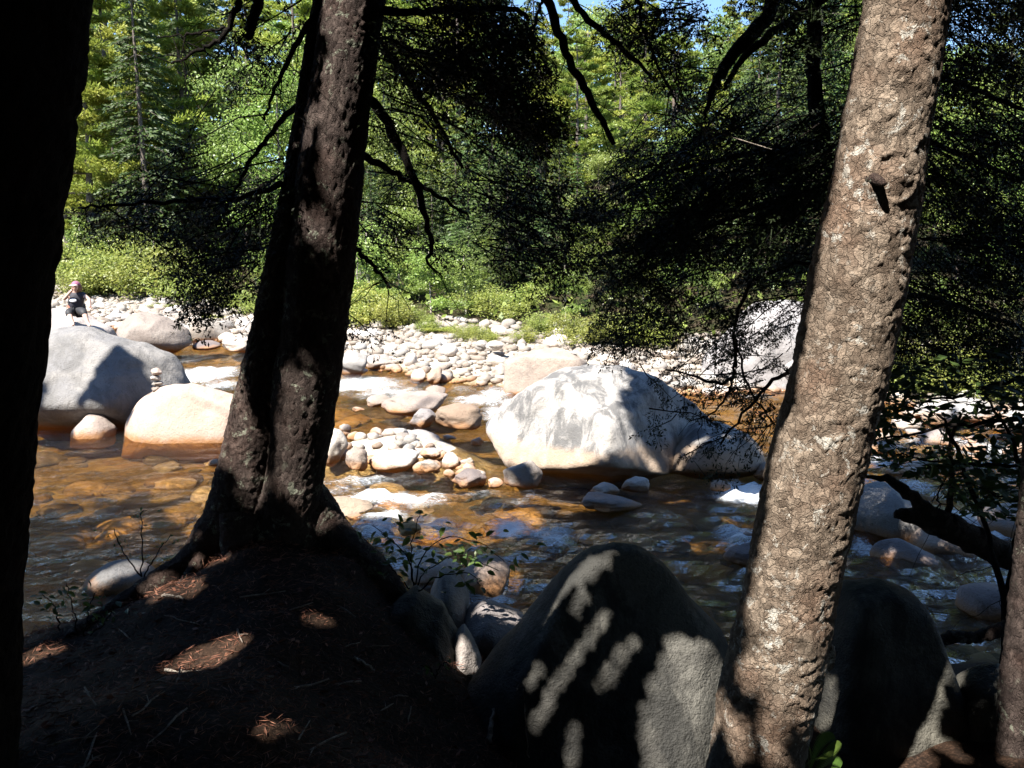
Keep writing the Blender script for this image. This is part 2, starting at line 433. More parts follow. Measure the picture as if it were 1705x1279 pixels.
# ------------------------------------------------------------------ water
wx = graded(-60, -7, 9, 70, .075, 1.05); wy = graded(0.5, 5, 14, 60, .075, 1.045)
X, Y, F = grid(wx, wy)
FOAM = [  # picture x, y, half width, half height (px), amount
    (600, 642, 55, 9, .9), (650, 655, 45, 8, .8), (800, 668, 36, 7, .85), (838, 690, 24, 12, .9), (770, 650, 25, 5, .6), (822, 658, 24, 8, .8), (850, 675, 16, 9, .85),
    (335, 625, 38, 9, 1.0), (370, 642, 28, 6, .8), (310, 602, 20, 4, .6), (390, 600, 25, 5, .5), (205, 705, 12, 8, .9),
    (600, 803, 60, 5, .7), (560, 818, 40, 4, .6), (640, 832, 65, 5, 1.0), (700, 838, 40, 5, .7), (560, 832, 30, 5, .7),
    (640, 865, 25, 10, 1.0), (630, 885, 26, 9, 1.0), (660, 895, 30, 7, .9), (720, 880, 30, 6, .9), (745, 890, 22, 6, .8), (850, 878, 22, 9, 1.2), (835, 862, 30, 5, .6), (900, 890, 18, 6, .8), (925, 898, 18, 8, 1.1), (945, 890, 22, 4, .6), (790, 900, 30, 4, .6), (800, 858, 20, 4, .6),
    (790, 828, 35, 4, .6), (870, 838, 25, 4, .6), (885, 832, 10, 6, .6),
    (1242, 820, 30, 7, 1.5), (1225, 828, 20, 5, 1.0), (1225, 890, 28, 7, .9), (1235, 900, 22, 7, 1.0), (1165, 850, 40, 3, .4), (1110, 870, 30, 4, .5), (1095, 868, 14, 4, .6),
    (800, 985, 40, 7, .8), (830, 990, 18, 6, .9), (690, 935, 30, 12, .9), (660, 915, 15, 8, .8),
    (1440, 912, 14, 7, .9), (1560, 905, 18, 5, .8), (1620, 868, 35, 7, .9), (1655, 885, 40, 7, 1.0), (1600, 930, 20, 5, .6), (1560, 1000, 45, 10, .5), (1600, 1040, 60, 8, .5), (1650, 1080, 40, 8, .5), (1500, 960, 50, 6, .35), (1660, 955, 30, 8, .7),
    (1470, 770, 40, 6, .8), (1530, 785, 35, 5, .6), (1440, 800, 25, 4, .8), (1600, 780, 40, 6, .6), (1680, 800, 30, 6, .7), (1490, 715, 30, 3, .6), (1560, 735, 40, 5, .9), (1640, 750, 45, 6, .9), (1480, 745, 30, 4, .8), (1520, 815, 30, 5, .8), (1680, 780, 40, 6, .8), (1260, 660, 40, 4, .6)]
foam = np.zeros(X.shape)
jit = .25 * fbm(p3(X * 3, Y * 3), 40, 3).reshape(X.shape)
for fx, fy, hw, hh_, am in FOAM:
    c = PZ(fx, fy); rx = 1.9 * hw / FPX * c[1]; ry = .95 * abs(PZ(fx, fy - hh_)[1] - PZ(fx, fy + hh_)[1]) + .05
    d2 = ((X - c[0]) / rx) ** 2 + ((Y - c[1]) / ry) ** 2
    foam = np.maximum(foam, 1.22 * am * np.exp(-np.clip(d2 * (1 + jit), 0, 30) * .8))
def ripples(X, Y):
    q = p3(X, Y); am = 1 + 2.0 * np.exp(-((np.ravel(Y) - 7.5) / 3.0) ** 2) * ss((np.ravel(X) + 3) / 3); w = .3 * vnoise(q * .8, 2)
    r = .022 * vnoise(np.stack([q[:, 0] * 1.3 + w, q[:, 1] * 2.6 + w, q[:, 2]], 1), 21)
    r = r + .013 * vnoise(np.stack([q[:, 0] * 3.1 + w * 2, q[:, 1] * 6.2 - w, q[:, 2]], 1), 22)
    r = r + .006 * vnoise(np.stack([q[:, 0] * 7 - w * 3, q[:, 1] * 13, q[:, 2]], 1), 23)
    return (r * am).reshape(X.shape)
Z = ripples(X, Y) + foam * (.03 + .07 * fbm(p3(X * 5, Y * 7), 50, 3).reshape(X.shape))
m, nt, b = new_mat("river_water"); k = NB(nt); P = k.pos(); N = nt.nodes
n1 = k.noise(k.mapping(P, (1, 2.0, 1)), 5.5, 4, .6, .8); n2 = k.noise(k.mapping(P, (1, 1.9, 1)), 17, 3, .6, .5)
n3 = k.noise(k.mapping(P, (1, 1.7, 1)), 46, 3, .6); bmp = k.bump(k.math('ADD', n1, k.math('ADD', k.math('MULTIPLY', n2, .4), k.math('MULTIPLY', n3, .12))), 1.0, .15)
fr = k.node("ShaderNodeFresnel"); fr.inputs[0].default_value = 1.33; k.L.new(bmp, fr.inputs["Normal"])
tr = k.node("ShaderNodeBsdfTransparent"); tr.inputs[0].default_value = (.91, .77, .50, 1)
gl = k.node("ShaderNodeBsdfGlossy"); gl.inputs["Roughness"].default_value = .07; gl.inputs[0].default_value = (1, 1, 1, 1); k.L.new(bmp, gl.inputs["Normal"])
mx = k.node("ShaderNodeMixShader"); k.L.new(fr.outputs[0], mx.inputs[0]); k.L.new(tr.outputs[0], mx.inputs[1]); k.L.new(gl.outputs[0], mx.inputs[2])
fn = k.noise(k.mapping(P, (.7, 2.4, 1)), 13, 8, .8, 1.6)
ff = k.math('ADD', k.math('MULTIPLY', k.attr("foam"), .42), k.math('SUBTRACT', fn, .74))
ff = k.ramp(ff, .0, .34, 0, .95)
b.inputs["Base Color"].default_value = (.80, .82, .82, 1); b.inputs["Roughness"].default_value = .6
k.L.new(k.bump(fn, .8, .04), b.inputs["Normal"])
mx2 = k.node("ShaderNodeMixShader"); k.L.new(ff, mx2.inputs[0]); k.L.new(mx.outputs[0], mx2.inputs[1]); k.L.new(b.outputs[0], mx2.inputs[2])
k.L.new(mx2.outputs[0], N["Material Output"].inputs[0])
water = obj("water", mesh_np("water", np.stack([X, Y, Z], 2).reshape(-1, 3), F, m, True, {"foam": ('POINT', foam.ravel())}))
tag(water, kind="structure")

# ------------------------------------------------------------------ stones
def facet(q, seed, nf, cmin=.62, cmax=.9, p=12, extra=()):
    r = np.random.default_rng(seed)
    pl = [(unit(r.normal(size=3)), r.uniform(cmin, cmax)) for _ in range(nf)] + [(unit(np.array(n, float)), c) for n, c in extra]
    s = 0
    for n, c in pl: s = s + np.clip(q @ n / c, 0, None) ** p
    return q * ((1 + s) ** (-1.0 / p))[:, None]
def stone_mesh(name, seed, sub, mat, nf=7, rough=.10, p=10):
    V, F = ico(sub); q = facet(V * 1.0, seed, nf + 3, cmin=.55, cmax=.88, p=p + 6)
    q = q * (1 + rough * fbm(V * 1.6 + seed * 3.1, seed, 3))[:, None] + 0
    q = q + V * (.02 * fbm(V * 7 + seed, seed + 5, 2))[:, None]
    q = q / np.abs(q).max(0)
    return mesh_np(name, q, F, mat, True)
def boulder(label, poly, base, depth, tone, zb=0.0, seed=1, sub=5, p=10, nf=3, planes=(), rough=.045, boxy=.72, name="boulder", cmin=.86, shift=0.0, d=None, cat="boulder", blur=3):
    a = np.array(poly, float); cx = a[:, 0].mean()
    if d is None: d = PZ(cx, base, zb)[1] + depth * .85 + shift
    w = np.array([PY(px, py, d) for px, py in a]); U = w[:, 0]; Wz = w[:, 2]
    c0 = np.array([(U.min() + U.max()) / 2, (Wz.min() + Wz.max()) / 2]); n = 360
    th = np.linspace(-np.pi, np.pi, n, endpoint=False); R = np.zeros(n)
    for i in range(len(U)):
        j = (i + 1) % len(U); A = np.array([U[i], Wz[i]]) - c0; B = np.array([U[j], Wz[j]]) - c0; E = B - A
        D = np.stack([np.cos(th), np.sin(th)], 1); den = D[:, 0] * E[1] - D[:, 1] * E[0]
        den = np.where(abs(den) < 1e-9, 1e-9, den)
        t = (A[0] * E[1] - A[1] * E[0]) / den; s = (A[0] * D[:, 1] - A[1] * D[:, 0]) / den
        ok = (t > 0) & (s >= -1e-6) & (s <= 1 + 1e-6); R = np.where(ok, np.maximum(R, t), R)
    R[R == 0] = R[R > 0].mean()
    for _ in range(blur): R = (np.roll(R, 1) + R + np.roll(R, -1)) / 3
    V, F = ico(sub); th_v = np.arctan2(V[:, 2], V[:, 0]); rho = np.sqrt(V[:, 0] ** 2 + V[:, 2] ** 2)
    Rv = np.interp(th_v, np.append(th, np.pi), np.append(R, R[0])); f = rho ** boxy
    hx, hz = (U.max() - U.min()) / 2, (Wz.max() - Wz.min()) / 2
    q = np.stack([Rv * f * np.cos(th_v) / hx, V[:, 1], Rv * f * np.sin(th_v) / hz], 1)
    q = facet(q, seed, nf + 5, cmin, .98, p + 10, planes)
    S = np.array([hx, depth, hz]); pw = q * S * np.stack([np.ones(len(q)), np.where(q[:, 1] > 0, .5, 1.0), np.ones(len(q))], 1)
    nr = unit(V / S)
    sc = max(hx, hz)
    pw = pw + nr * (rough * sc * fbm(pw / sc * 1.7 + seed * 7.7, seed, 5, .55))[:, None]
    me = mesh_np(name, pw, F, M[tone], True)
    o = obj(name, me, None, (c0[0], d, c0[1]))
    tag(o, label, cat); return o
SH = {}
def stone_shared(tone, i, sub=3):
    kx = (tone, i % 10, sub)
    if kx not in SH: SH[kx] = stone_mesh("stone", 11 + i % 10 * 7, sub, M[tone], nf=[5, 7, 9, 6, 4, 8, 10, 5, 7, 6][i % 10], rough=.15, p=[10, 16, 20, 12, 9, 18, 22, 14, 10, 18][i % 10])
    return SH[kx]
def stone(label, x0, x1, top, base, tone, zb=0.0, i=0, name="river_stone", depth=.8, cat="stone", group=None, sub=4, sink=.25, tilt=0.0):
    cx = (x0 + x1) / 2; f0 = PZ(cx, base, zb); t = f0[1]
    W = (x1 - x0) / FPX * t * 1.02 / .97; dy = W * depth
    yc = t + dy * .4; zt = PY(cx, top, yc)[2]
    H = max(zt - zb, W * .12); hz = H * (1 + sink) / 2
    o = obj(name, stone_shared(tone, i, sub), None, (PY(cx, base, yc)[0], yc, zt - hz))
    o.scale = (W / 2, dy / 2, hz * 1.02); o.rotation_euler = (0, tilt, [0, 3.14, .3, 3.4, -.25, 2.9][i % 6])
    tag(o, label, cat, group); return o

big = boulder("largest weathered grey and white boulder in midstream with tree shadow over its right side",
        [(793, 735), (800, 705), (850, 655), (905, 625), (950, 605), (985, 601), (1030, 607), (1085, 630), (1140, 648), (1185, 670), (1200, 700), (1195, 740), (1130, 775), (1070, 790), (1045, 815), (1000, 835), (920, 830), (870, 805), (820, 770)],
        806, 1.25, 'big', seed=4, sub=6, nf=0, planes=[((-.62, -.62, .28), .66), ((.72, -.62, .22), .62), ((.1, -.62, .78), .76), ((.75, .1, .65), .84), ((-.1, -.5, -.9), .62)], rough=.05, p=22)
boulder("lower right shoulder block against the largest boulder, half in tree shadow", [(1100, 790), (1115, 745), (1160, 705), (1200, 700), (1245, 720), (1270, 752), (1268, 785), (1225, 812), (1170, 808)], 800, .7, 'big', seed=9, nf=3, rough=.04, shift=.1, planes=[((0, -.5, -.9), .55)])
boulder("big grey rounded boulder at left with dark shadow over its lower right face",
        [(30, 760), (40, 620), (88, 549), (150, 546), (195, 560), (245, 571), (285, 590), (318, 640), (318, 700), (270, 745), (130, 765)], 722, 1.2, 'grey', seed=12, sub=6, nf=0, planes=[((0, -.8, .55), .85), ((.7, -.6, .3), .9), ((0, -.6, -.8), .6)], rough=.03)
boulder("smooth pink boulder carrying the small cairn, half behind the double trunk", [(207, 760), (212, 705), (232, 667), (270, 643), (320, 638), (368, 650), (425, 670), (445, 720), (430, 765)], 736, .75, 'pink', seed=15, nf=0, planes=[((0, -.85, .35), .82), ((-.6, -.5, .4), .85)], rough=.025)
boulder("small pale wedge stone in front of the big grey boulder at left", [(120, 745), (125, 715), (150, 686), (168, 690), (192, 712), (198, 735), (180, 748)], 729, .35, 'pink', seed=18, sub=4, nf=4)
boulder("rounded tan boulder right of the seated person", [(193, 585), (200, 545), (215, 525), (238, 519), (278, 527), (312, 548), (324, 572), (310, 592), (260, 596)], 588, .9, 'tan', seed=21, nf=3, rough=.03)
boulder("white sunlit boulder behind the tan one, beside the dark bough tips", [(300, 575), (306, 540), (330, 528), (360, 530), (385, 552), (388, 572), (345, 580)], 568, .7, 'white', seed=24, sub=4, nf=4)
seat = boulder("low pinkish ledge rock the person sits on", [(40, 590), (50, 520), (100, 512), (150, 526), (185, 545), (200, 570), (195, 595)], 552, 1.0, 'pink', zb=.6, seed=27, nf=2, d=20.3)
boulder("angular tan block with a split line behind the largest boulder", [(838, 672), (840, 600), (870, 588), (940, 574), (972, 580), (978, 600), (965, 660), (920, 680)], 662, .9, 'tan', seed=30, nf=2, planes=[((-.3, -.9, .1), .6), ((0, -.2, 1), .85)], p=26, rough=.02, boxy=.55)
boulder("tall pale granite ledge rising behind the leaning flaky trunk", [(1160, 690), (1178, 560), (1210, 515), (1270, 500), (1340, 505), (1420, 540), (1450, 600), (1450, 690)], 650, 1.6, 'cliff', seed=33, sub=6, nf=6, p=22, rough=.05, boxy=.6, name="rock_ledge", cmin=.72)
boulder("round pale boulder at the foot of the granite ledge", [(1292, 650), (1296, 600), (1318, 572), (1350, 575), (1375, 610), (1370, 655)], 655, .5, 'cliff', seed=35, sub=4, nf=3)
# foreground rocks on the near bank
boulder("sloping dark foreground boulder with sun streaks and a pointed top",
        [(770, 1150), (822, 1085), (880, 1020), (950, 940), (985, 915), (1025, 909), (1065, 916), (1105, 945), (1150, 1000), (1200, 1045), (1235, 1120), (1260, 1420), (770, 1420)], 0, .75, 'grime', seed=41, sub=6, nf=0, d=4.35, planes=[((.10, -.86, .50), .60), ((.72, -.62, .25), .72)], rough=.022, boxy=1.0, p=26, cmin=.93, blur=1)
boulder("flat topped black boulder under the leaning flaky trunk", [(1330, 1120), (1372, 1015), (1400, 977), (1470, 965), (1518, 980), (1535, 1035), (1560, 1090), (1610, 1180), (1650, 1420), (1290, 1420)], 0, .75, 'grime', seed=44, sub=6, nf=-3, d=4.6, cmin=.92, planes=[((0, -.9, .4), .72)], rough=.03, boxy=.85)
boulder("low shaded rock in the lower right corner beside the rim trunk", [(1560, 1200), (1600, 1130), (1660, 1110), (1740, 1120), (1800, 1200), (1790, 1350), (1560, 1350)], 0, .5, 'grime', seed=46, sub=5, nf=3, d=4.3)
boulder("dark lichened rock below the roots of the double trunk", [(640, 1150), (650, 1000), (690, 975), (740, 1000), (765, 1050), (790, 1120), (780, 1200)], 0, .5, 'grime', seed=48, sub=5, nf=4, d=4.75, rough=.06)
boulder("grey cracked rock behind the leafy shrub by the water", [(735, 1060), (715, 985), (735, 945), (765, 955), (782, 985), (785, 1040), (770, 1070)], 0, .4, 'grey', seed=50, sub=4, nf=4, d=5.4)
boulder("sunny tan block in the water right of the leafy shrub", [(762, 1000), (770, 950), (800, 930), (838, 926), (850, 950), (847, 985), (820, 1000)], 984, .35, 'pink', seed=52, sub=4, nf=3, p=14)
boulder("pale stone behind the leafy shrub at the edge of the rapids", [(650, 1000), (660, 950), (700, 922), (745, 925), (780, 950), (770, 1000)], 975, .4, 'white', seed=53, sub=4, nf=3)
boulder("mauve slab between the shrub rocks and the dark foreground boulder", [(765, 1075), (775, 1010), (800, 998), (870, 1025), (890, 1060), (850, 1110), (790, 1110)], 0, .4, 'mauve', seed=54, sub=4, nf=3, d=5.2)
boulder("orange sunlit rock wedged left of the dark foreground boulder", [(752, 1140), (755, 1060), (770, 1035), (785, 1055), (800, 1095), (795, 1130)], 0, .25, 'pink', seed=56, sub=4, nf=5, d=4.7, p=16, rough=.06)
boulder("pale grey rock at the water edge left of the roots", [(140, 1000), (150, 955), (185, 935), (225, 930), (260, 950), (250, 1010)], 985, .35, 'grey', seed=58, sub=4, nf=4)
# right side of the river
boulder("broad pale boulder right of the leaning flaky trunk", [(1390, 905), (1395, 840), (1430, 810), (1470, 800), (1515, 825), (1545, 860), (1540, 900), (1470, 915)], 900, .6, 'grey', seed=60, nf=3, rough=.03)
boulder("brown rounded boulder under the black log", [(1505, 930), (1515, 885), (1550, 868), (1600, 885), (1615, 920), (1580, 945)], 925, .4, 'tan', seed=62, sub=4, nf=3)
boulder("long mauve grey stone lying in shaded water right of the flaky trunk", [(1448, 930), (1455, 900), (1500, 897), (1560, 925), (1610, 965), (1600, 985), (1530, 960)], 950, .35, 'mauve', seed=64, sub=5, nf=3, rough=.03)
boulder("smooth blue grey stone in shaded water near the right edge", [(1590, 1010), (1600, 980), (1650, 973), (1700, 980), (1740, 1000), (1740, 1045), (1640, 1045)], 1035, .35, 'mauve', seed=66, sub=4, nf=2)
boulder("flat tan stone above the black log near the right edge", [(1600, 905), (1605, 860), (1650, 840), (1720, 845), (1760, 880), (1740, 915)], 890, .5, 'tan', seed=67, sub=4, nf=3)
boulder("large pale flat boulder across the river at the right", [(1510, 700), (1530, 670), (1580, 662), (1640, 668), (1655, 700)], 700, .6, 'white', seed=68, sub=4, nf=4)
boulder("pale boulder on the far bank just right of the flaky trunk", [(1450, 670), (1460, 640), (1500, 633), (1530, 650), (1525, 680)], 668, .6, 'white', seed=70, sub=4, nf=4)
boulder("white boulder across the river at the right picture edge", [(1655, 708), (1665, 685), (1710, 675), (1770, 690), (1770, 715)], 708, .6, 'white', seed=71, sub=4, nf=4)

mid = [  # label, x0, x1, top, base, tone, shape
    ("flat pink slab in midstream left of the white rapid", 632, 748, 645, 690, 'pink', 0), ("small tan stone on the far end of the pink slab", 704, 744, 640, 664, 'tan', 1),
    ("white stone in brown water left of the pink slab", 610, 656, 658, 678, 'white', 2), ("small low white stone alone in brown water", 584, 608, 677, 686, 'white', 4),
    ("dark mauve dome stone beside the large pale dome", 678, 728, 680, 711, 'mauve', 3), ("large pale dome stone in midstream", 719, 807, 673, 716, 'tan', 4),
    ("small flat stone below the pale dome", 734, 762, 724, 733, 'pink', 5), ("small orange based stone left of the largest boulder", 781, 804, 728, 742, 'pink', 0),
    ("squarish white stone at the left end of the island bar", 526, 582, 712, 770, 'white', 1), ("rounded tan stone at the front of the island bar", 571, 616, 746, 783, 'tan', 2),
    ("long white boulder at the front of the island bar", 612, 702, 742, 784, 'white', 0), ("broad pink stone at the back of the island bar", 662, 734, 716, 748, 'pink', 4),
    ("white round stone in the middle of the island bar", 672, 706, 733, 756, 'white', 5), ("flat pink stone right of the middle of the island bar", 700, 748, 745, 763, 'pink', 3),
    ("white wedge stone at the right front of the island bar", 695, 735, 765, 788, 'white', 1), ("white stone on the right tail of the island bar", 735, 765, 752, 780, 'white', 2),
    ("pointed white stone at the right tip of the island bar", 764, 790, 762, 780, 'white', 3), ("wet brown slab awash off the island bar tail", 745, 812, 781, 812, 'mauve', 4),
    ("chain of white stone lumps beside the wet brown slab", 776, 812, 783, 808, 'white', 5), ("small white stone beside the squat brown boulder", 812, 838, 795, 812, 'white', 0),
    ("squat brown boulder left of the foot of the largest boulder", 828, 904, 766, 814, 'tan', 1), ("white stone in front of the largest boulder", 976, 1032, 804, 829, 'white', 2),
    ("pale pyramid stone in the shadow of the largest boulder", 1036, 1084, 795, 822, 'white', 3), ("long flat grey stone in front of the largest boulder", 952, 1068, 824, 856, 'mauve', 4),
    ("small pale stone under the right shoulder of the largest boulder", 1180, 1216, 800, 818, 'tan', 5), ("pale stone beside the white chute by the flaky trunk", 1250, 1300, 770, 800, 'tan', 0),
    ("mauve wet stone at the left edge of the flaky trunk", 1205, 1290, 908, 950, 'mauve', 1), ("orange stone in foam left of the flaky trunk", 1232, 1262, 885, 905, 'pink', 2),
    ("flat orange boulder awash below the double trunk", 520, 622, 832, 862, 'sub', 3), ("small pale stone behind the root flare", 575, 606, 854, 868, 'tan', 4),
    ("brown stone showing through foam above the shrub", 655, 705, 868, 892, 'sub', 5), ("two faced white boulder at the gravel bar edge by the trunk", 556, 616, 582, 624, 'white', 1),
    ("flat fronted tan block on the gravel bar edge", 608, 658, 590, 614, 'tan', 2), ("white oval stone at the gravel bar water line", 578, 614, 607, 624, 'white', 4),
    ("white block on the gravel bar above the rapid", 684, 710, 612, 636, 'white', 5), ("cream block beside the white one above the rapid", 710, 738, 608, 638, 'tan', 1),
    ("tall white stone left of the angular tan block", 815, 846, 600, 636, 'white', 2), ("white stone in shade of the bushes on the bar", 790, 812, 565, 582, 'white', 3), ("squared white stone on the bar below the green bush", 808, 838, 566, 582, 'white', 0),
    ("pale stone by the far water left of the double trunk", 362, 430, 560, 586, 'white', 2), ("round stone by the far water beside the trunk", 384, 432, 545, 562, 'white', 3), ("grey stone between the far pools at left", 322, 368, 566, 582, 'mauve', 4),
    ("orange stone half behind the left side of the double trunk", 392, 440, 650, 670, 'pink', 5), ("small stone breaking the water left of the double trunk", 345, 372, 762, 776, 'white', 1),
]
for j in range(34):
    x0 = rng.uniform(1435, 1700); bs = rng.uniform(676, 800); w = rng.uniform(22, 60); tn = ['white', 'tan', 'white', 'pink'][j % 4]
    stone("pale stone in the shallow water right of the flaky trunk, seen through the beech leaves", x0, x0 + w, bs - w * rng.uniform(.3, .55), bs, tn, 0.0, j, group="pale stones right of the flaky trunk", sub=3)
for j, (lb, x0, x1, tp, bs, tn, sh) in enumerate(mid):
    cx = (x0 + x1) / 2; zb = 0.0
    if bs < 645: zb = max(0.0, float(hgt(*PZ(cx, bs, .15)[:2])))
    if 700 < bs < 790 and 520 < cx < 770: zb = .0
    stone(lb, x0, x1, tp, bs, tn, zb, sh + j * 3)

# cairn on the pink boulder
scene.view_layers[0].update()
dg = bpy.context.evaluated_depsgraph_get()
def hit(px, py):
    X, y, z = ray(px, py); ok, loc, nr, fi, ob, _ = scene.ray_cast(dg, Vector((0, 0, CAMZ)), Vector((float(X), float(y), float(z))).normalized())
    return (np.array(loc), ob) if ok else (None, None)
ch, _o = hit(261, 652)
cs = PY(261, 652, ch[1])
for j, (w, t, bt, tone, lb) in enumerate([(22, 642, 653, 'tan', "flat pale stone at the bottom of the cairn"), (18, 634, 642.5, 'white', "small white stone second from the bottom of the cairn"), (20, 625, 634.5, 'white', "flat white stone third from the bottom of the cairn"), (19, 612, 625.5, 'pink', "rounded pink stone on top of the cairn")]):
    yc = ch[1] + .12; a = PY(260.5, t, yc); c_ = PY(260.5, bt, yc)
    o = obj("cairn_stone", stone_shared(tone, j + 3), None, ((a[0] + .01 * math.sin(j * 2), yc, (a[2] + c_[2]) / 2)))
    o.scale = (w / 2 / FPX * yc * 1.03, w / 2 / FPX * yc * .95, (a[2] - c_[2]) / 2 * 1.03); o.rotation_euler = (0, 0, j * .7)
    tag(o, lb, "stone", "balanced stones of the cairn")

# submerged stones seen through the water
sub_lb = "amber brown stone lying under the clear river water"
n = 0
subpoly = [[(70, 745), (420, 745), (330, 890), (180, 960), (60, 950)], [(530, 790), (780, 800), (960, 850), (1200, 830), (1230, 1000), (1150, 960), (1050, 900), (900, 960), (640, 900), (540, 860)], [(560, 640), (700, 690), (800, 730), (700, 720), (560, 700)], [(1450, 700), (1700, 710), (1700, 800), (1450, 760)]]
for pl, cnt in zip(subpoly, (45, 75, 15, 14)):
    for px, py in sample_poly(pl, cnt):
        c = PZ(px, py, -.2); s = rng.uniform(.12, .42) * (1 if c[1] < 14 else 1.3)
        o = obj("submerged_stone", stone_shared('sub', n, 2), None, (c[0], c[1], float(hgt(c[0], c[1])) + s * .02))
        o.scale = (s, s * rng.uniform(.6, .9), min(s * rng.uniform(.3, .5), .26)); o.rotation_euler = (0, 0, rng.uniform(-.4, .4)); tag(o, sub_lb, "stone", "stones under the river water"); n += 1

# cobbles of the gravel bar: largest ones as things, the rest as one mass
def bar_pts(n, lo, hi):
    x = rng.uniform(-24, 15, n * 6); y = rng.uniform(12, 44, n * 6)
    ok = (y > yf(x) - .4) & (y < yb(x) + 1.8); x = x[ok]; y = y[ok]
    px, py, _ = proj(p3(x, y, .4)); ok = (px > 40) & (px < 1750); return x[ok][:n], y[ok][:n]
bx, by = bar_pts(400, 0, 0)
# more of the large ones near the water line
order = np.argsort((by - yf(bx)) + rng.uniform(0, 6, len(bx)))[:300]
for j, i in enumerate(order):
    s = rng.uniform(.13, .30) * (1.0 if by[i] > 20 else .85); x, y = bx[i], by[i]
    o = obj("cobble", stone_shared('bar', j, 2), None, (x, y, float(hgt(x, y)) + s * .35))
    o.scale = (s * rng.uniform(.85, 1.3), s * rng.uniform(.8, 1.1), s * rng.uniform(.55, .85)); o.rotation_euler = (rng.uniform(-.2, .2), rng.uniform(-.2, .2), rng.uniform(0, 6.28))
    tag(o, "pale rounded cobble among the many on the sunlit gravel bank", "cobble", "larger cobbles on the gravel bank")
# island bar cobbles
for j in range(70):
    u = sample_poly([(530, 712), (600, 706), (665, 715), (720, 745), (790, 770), (775, 785), (700, 775), (620, 765), (540, 752)], 1)[0]
    c = PZ(u[0], u[1], .08); s = rng.uniform(.05, .13)
    o = obj("island_cobble", stone_shared('white' if j % 4 else 'tan', j, 2), None, (c[0], c[1], max(float(hgt(c[0], c[1])), -.02) + s * .3))
    o.scale = (s * rng.uniform(.9, 1.3), s, s * .75); o.rotation_euler = (0, 0, rng.uniform(0, 6.28))
    tag(o, "small white cobble in the heap of the midstream island bar", "cobble", "small cobbles of the island bar")
V0, F0 = ico(1); x, y = bar_pts(6200, 0, 0); n = len(x)
sz = .03 + .15 * rng.random(n) ** 2.4; sc = sz[:, None] * np.stack([rng.uniform(.8, 1.4, n), rng.uniform(.8, 1.2, n), rng.uniform(.5, .8, n)], 1)
th = rng.uniform(0, 6.28, n); wob = 1 + rng.uniform(-.3, .3, (n, len(V0)))
q = V0[None] * wob[:, :, None] * sc[:, None]
qx = q[..., 0] * np.cos(th)[:, None] - q[..., 1] * np.sin(th)[:, None]; qy = q[..., 0] * np.sin(th)[:, None] + q[..., 1] * np.cos(th)[:, None]
q = np.stack([qx + x[:, None], qy + y[:, None], q[..., 2] + (hgt(x, y) + sz * .25)[:, None]], 2)
gv = obj("gravel", mesh_np("gravel", q.reshape(-1, 3), (F0[None] + (np.arange(n) * len(V0))[:, None, None]).reshape(-1, 3), M['bar'], True))
tag(gv, "bed of small pale cobbles and pebbles covering the far gravel bank", "gravel", kind="stuff")

# ------------------------------------------------------------------ near tree trunks with modelled bark
def bark_disp(U, S, circ, style, seed):
    """U in [0,1) around, S metres along; returns displacement (m) and a per-plate random value"""
    cw, chh, dep = {'flake': (.040, .050, .0050), 'furrow': (.032, .085, .009), 'coarse': (.05, .12, .012)}[style]
    nu = max(4, int(round(circ / cw))); q = np.stack([np.cos(U * 6.2832) * circ / 6.28, np.sin(U * 6.2832) * circ / 6.28, S], 1)
    gu = U * nu + .75 * fbm(q * 13, seed, 3); gs = S / chh + .75 * fbm(q * 12 + 5, seed + 3, 3)
    iu = np.floor(gu).astype(np.int64); is_ = np.floor(gs).astype(np.int64)
    f1 = np.full(len(U), 9.0); f2 = f1.copy(); cid = np.zeros(len(U)); ly = np.zeros(len(U)); lx = np.zeros(len(U))
    for a in (-1, 0, 1):
        for c in (-1, 0, 1):
            ci = iu + a; cj = is_ + c; cm = np.mod(ci, nu)
            ox = ci + .15 + .7 * _hash(cm, cj, 0 * cm, seed); oy = cj + .15 + .7 * _hash(cm, cj, 0 * cm + 1, seed)
            dx = gu - ox; dy = gs - oy; d = np.sqrt(dx * dx + dy * dy)
            nw = d < f1; f2 = np.where(nw, f1, np.minimum(f2, d)); cid = np.where(nw, _hash(cm, cj, 0 * cm + 2, seed), cid); ly = np.where(nw, dy, ly); lx = np.where(nw, dx, lx); f1 = np.where(nw, d, f1)
    edge = ss((f2 - f1) / (.12 if style == 'flake' else .3))
    if style == 'flake': disp = dep * (edge * (.25 + .9 * cid) - 1.0 * ly * (.4 + cid) + .5 * lx * (cid - .5) * 2 + .5 * fbm(q * 9, seed + 6, 3)) + .0022 * fbm(q * 55, seed + 8, 2)
    else: disp = dep * (edge * (.55 + .6 * cid) - .3 * ly * edge + .5 * fbm(q * 11, seed + 6, 3)) + .003 * fbm(q * 60, seed + 8, 2)
    return disp, cid
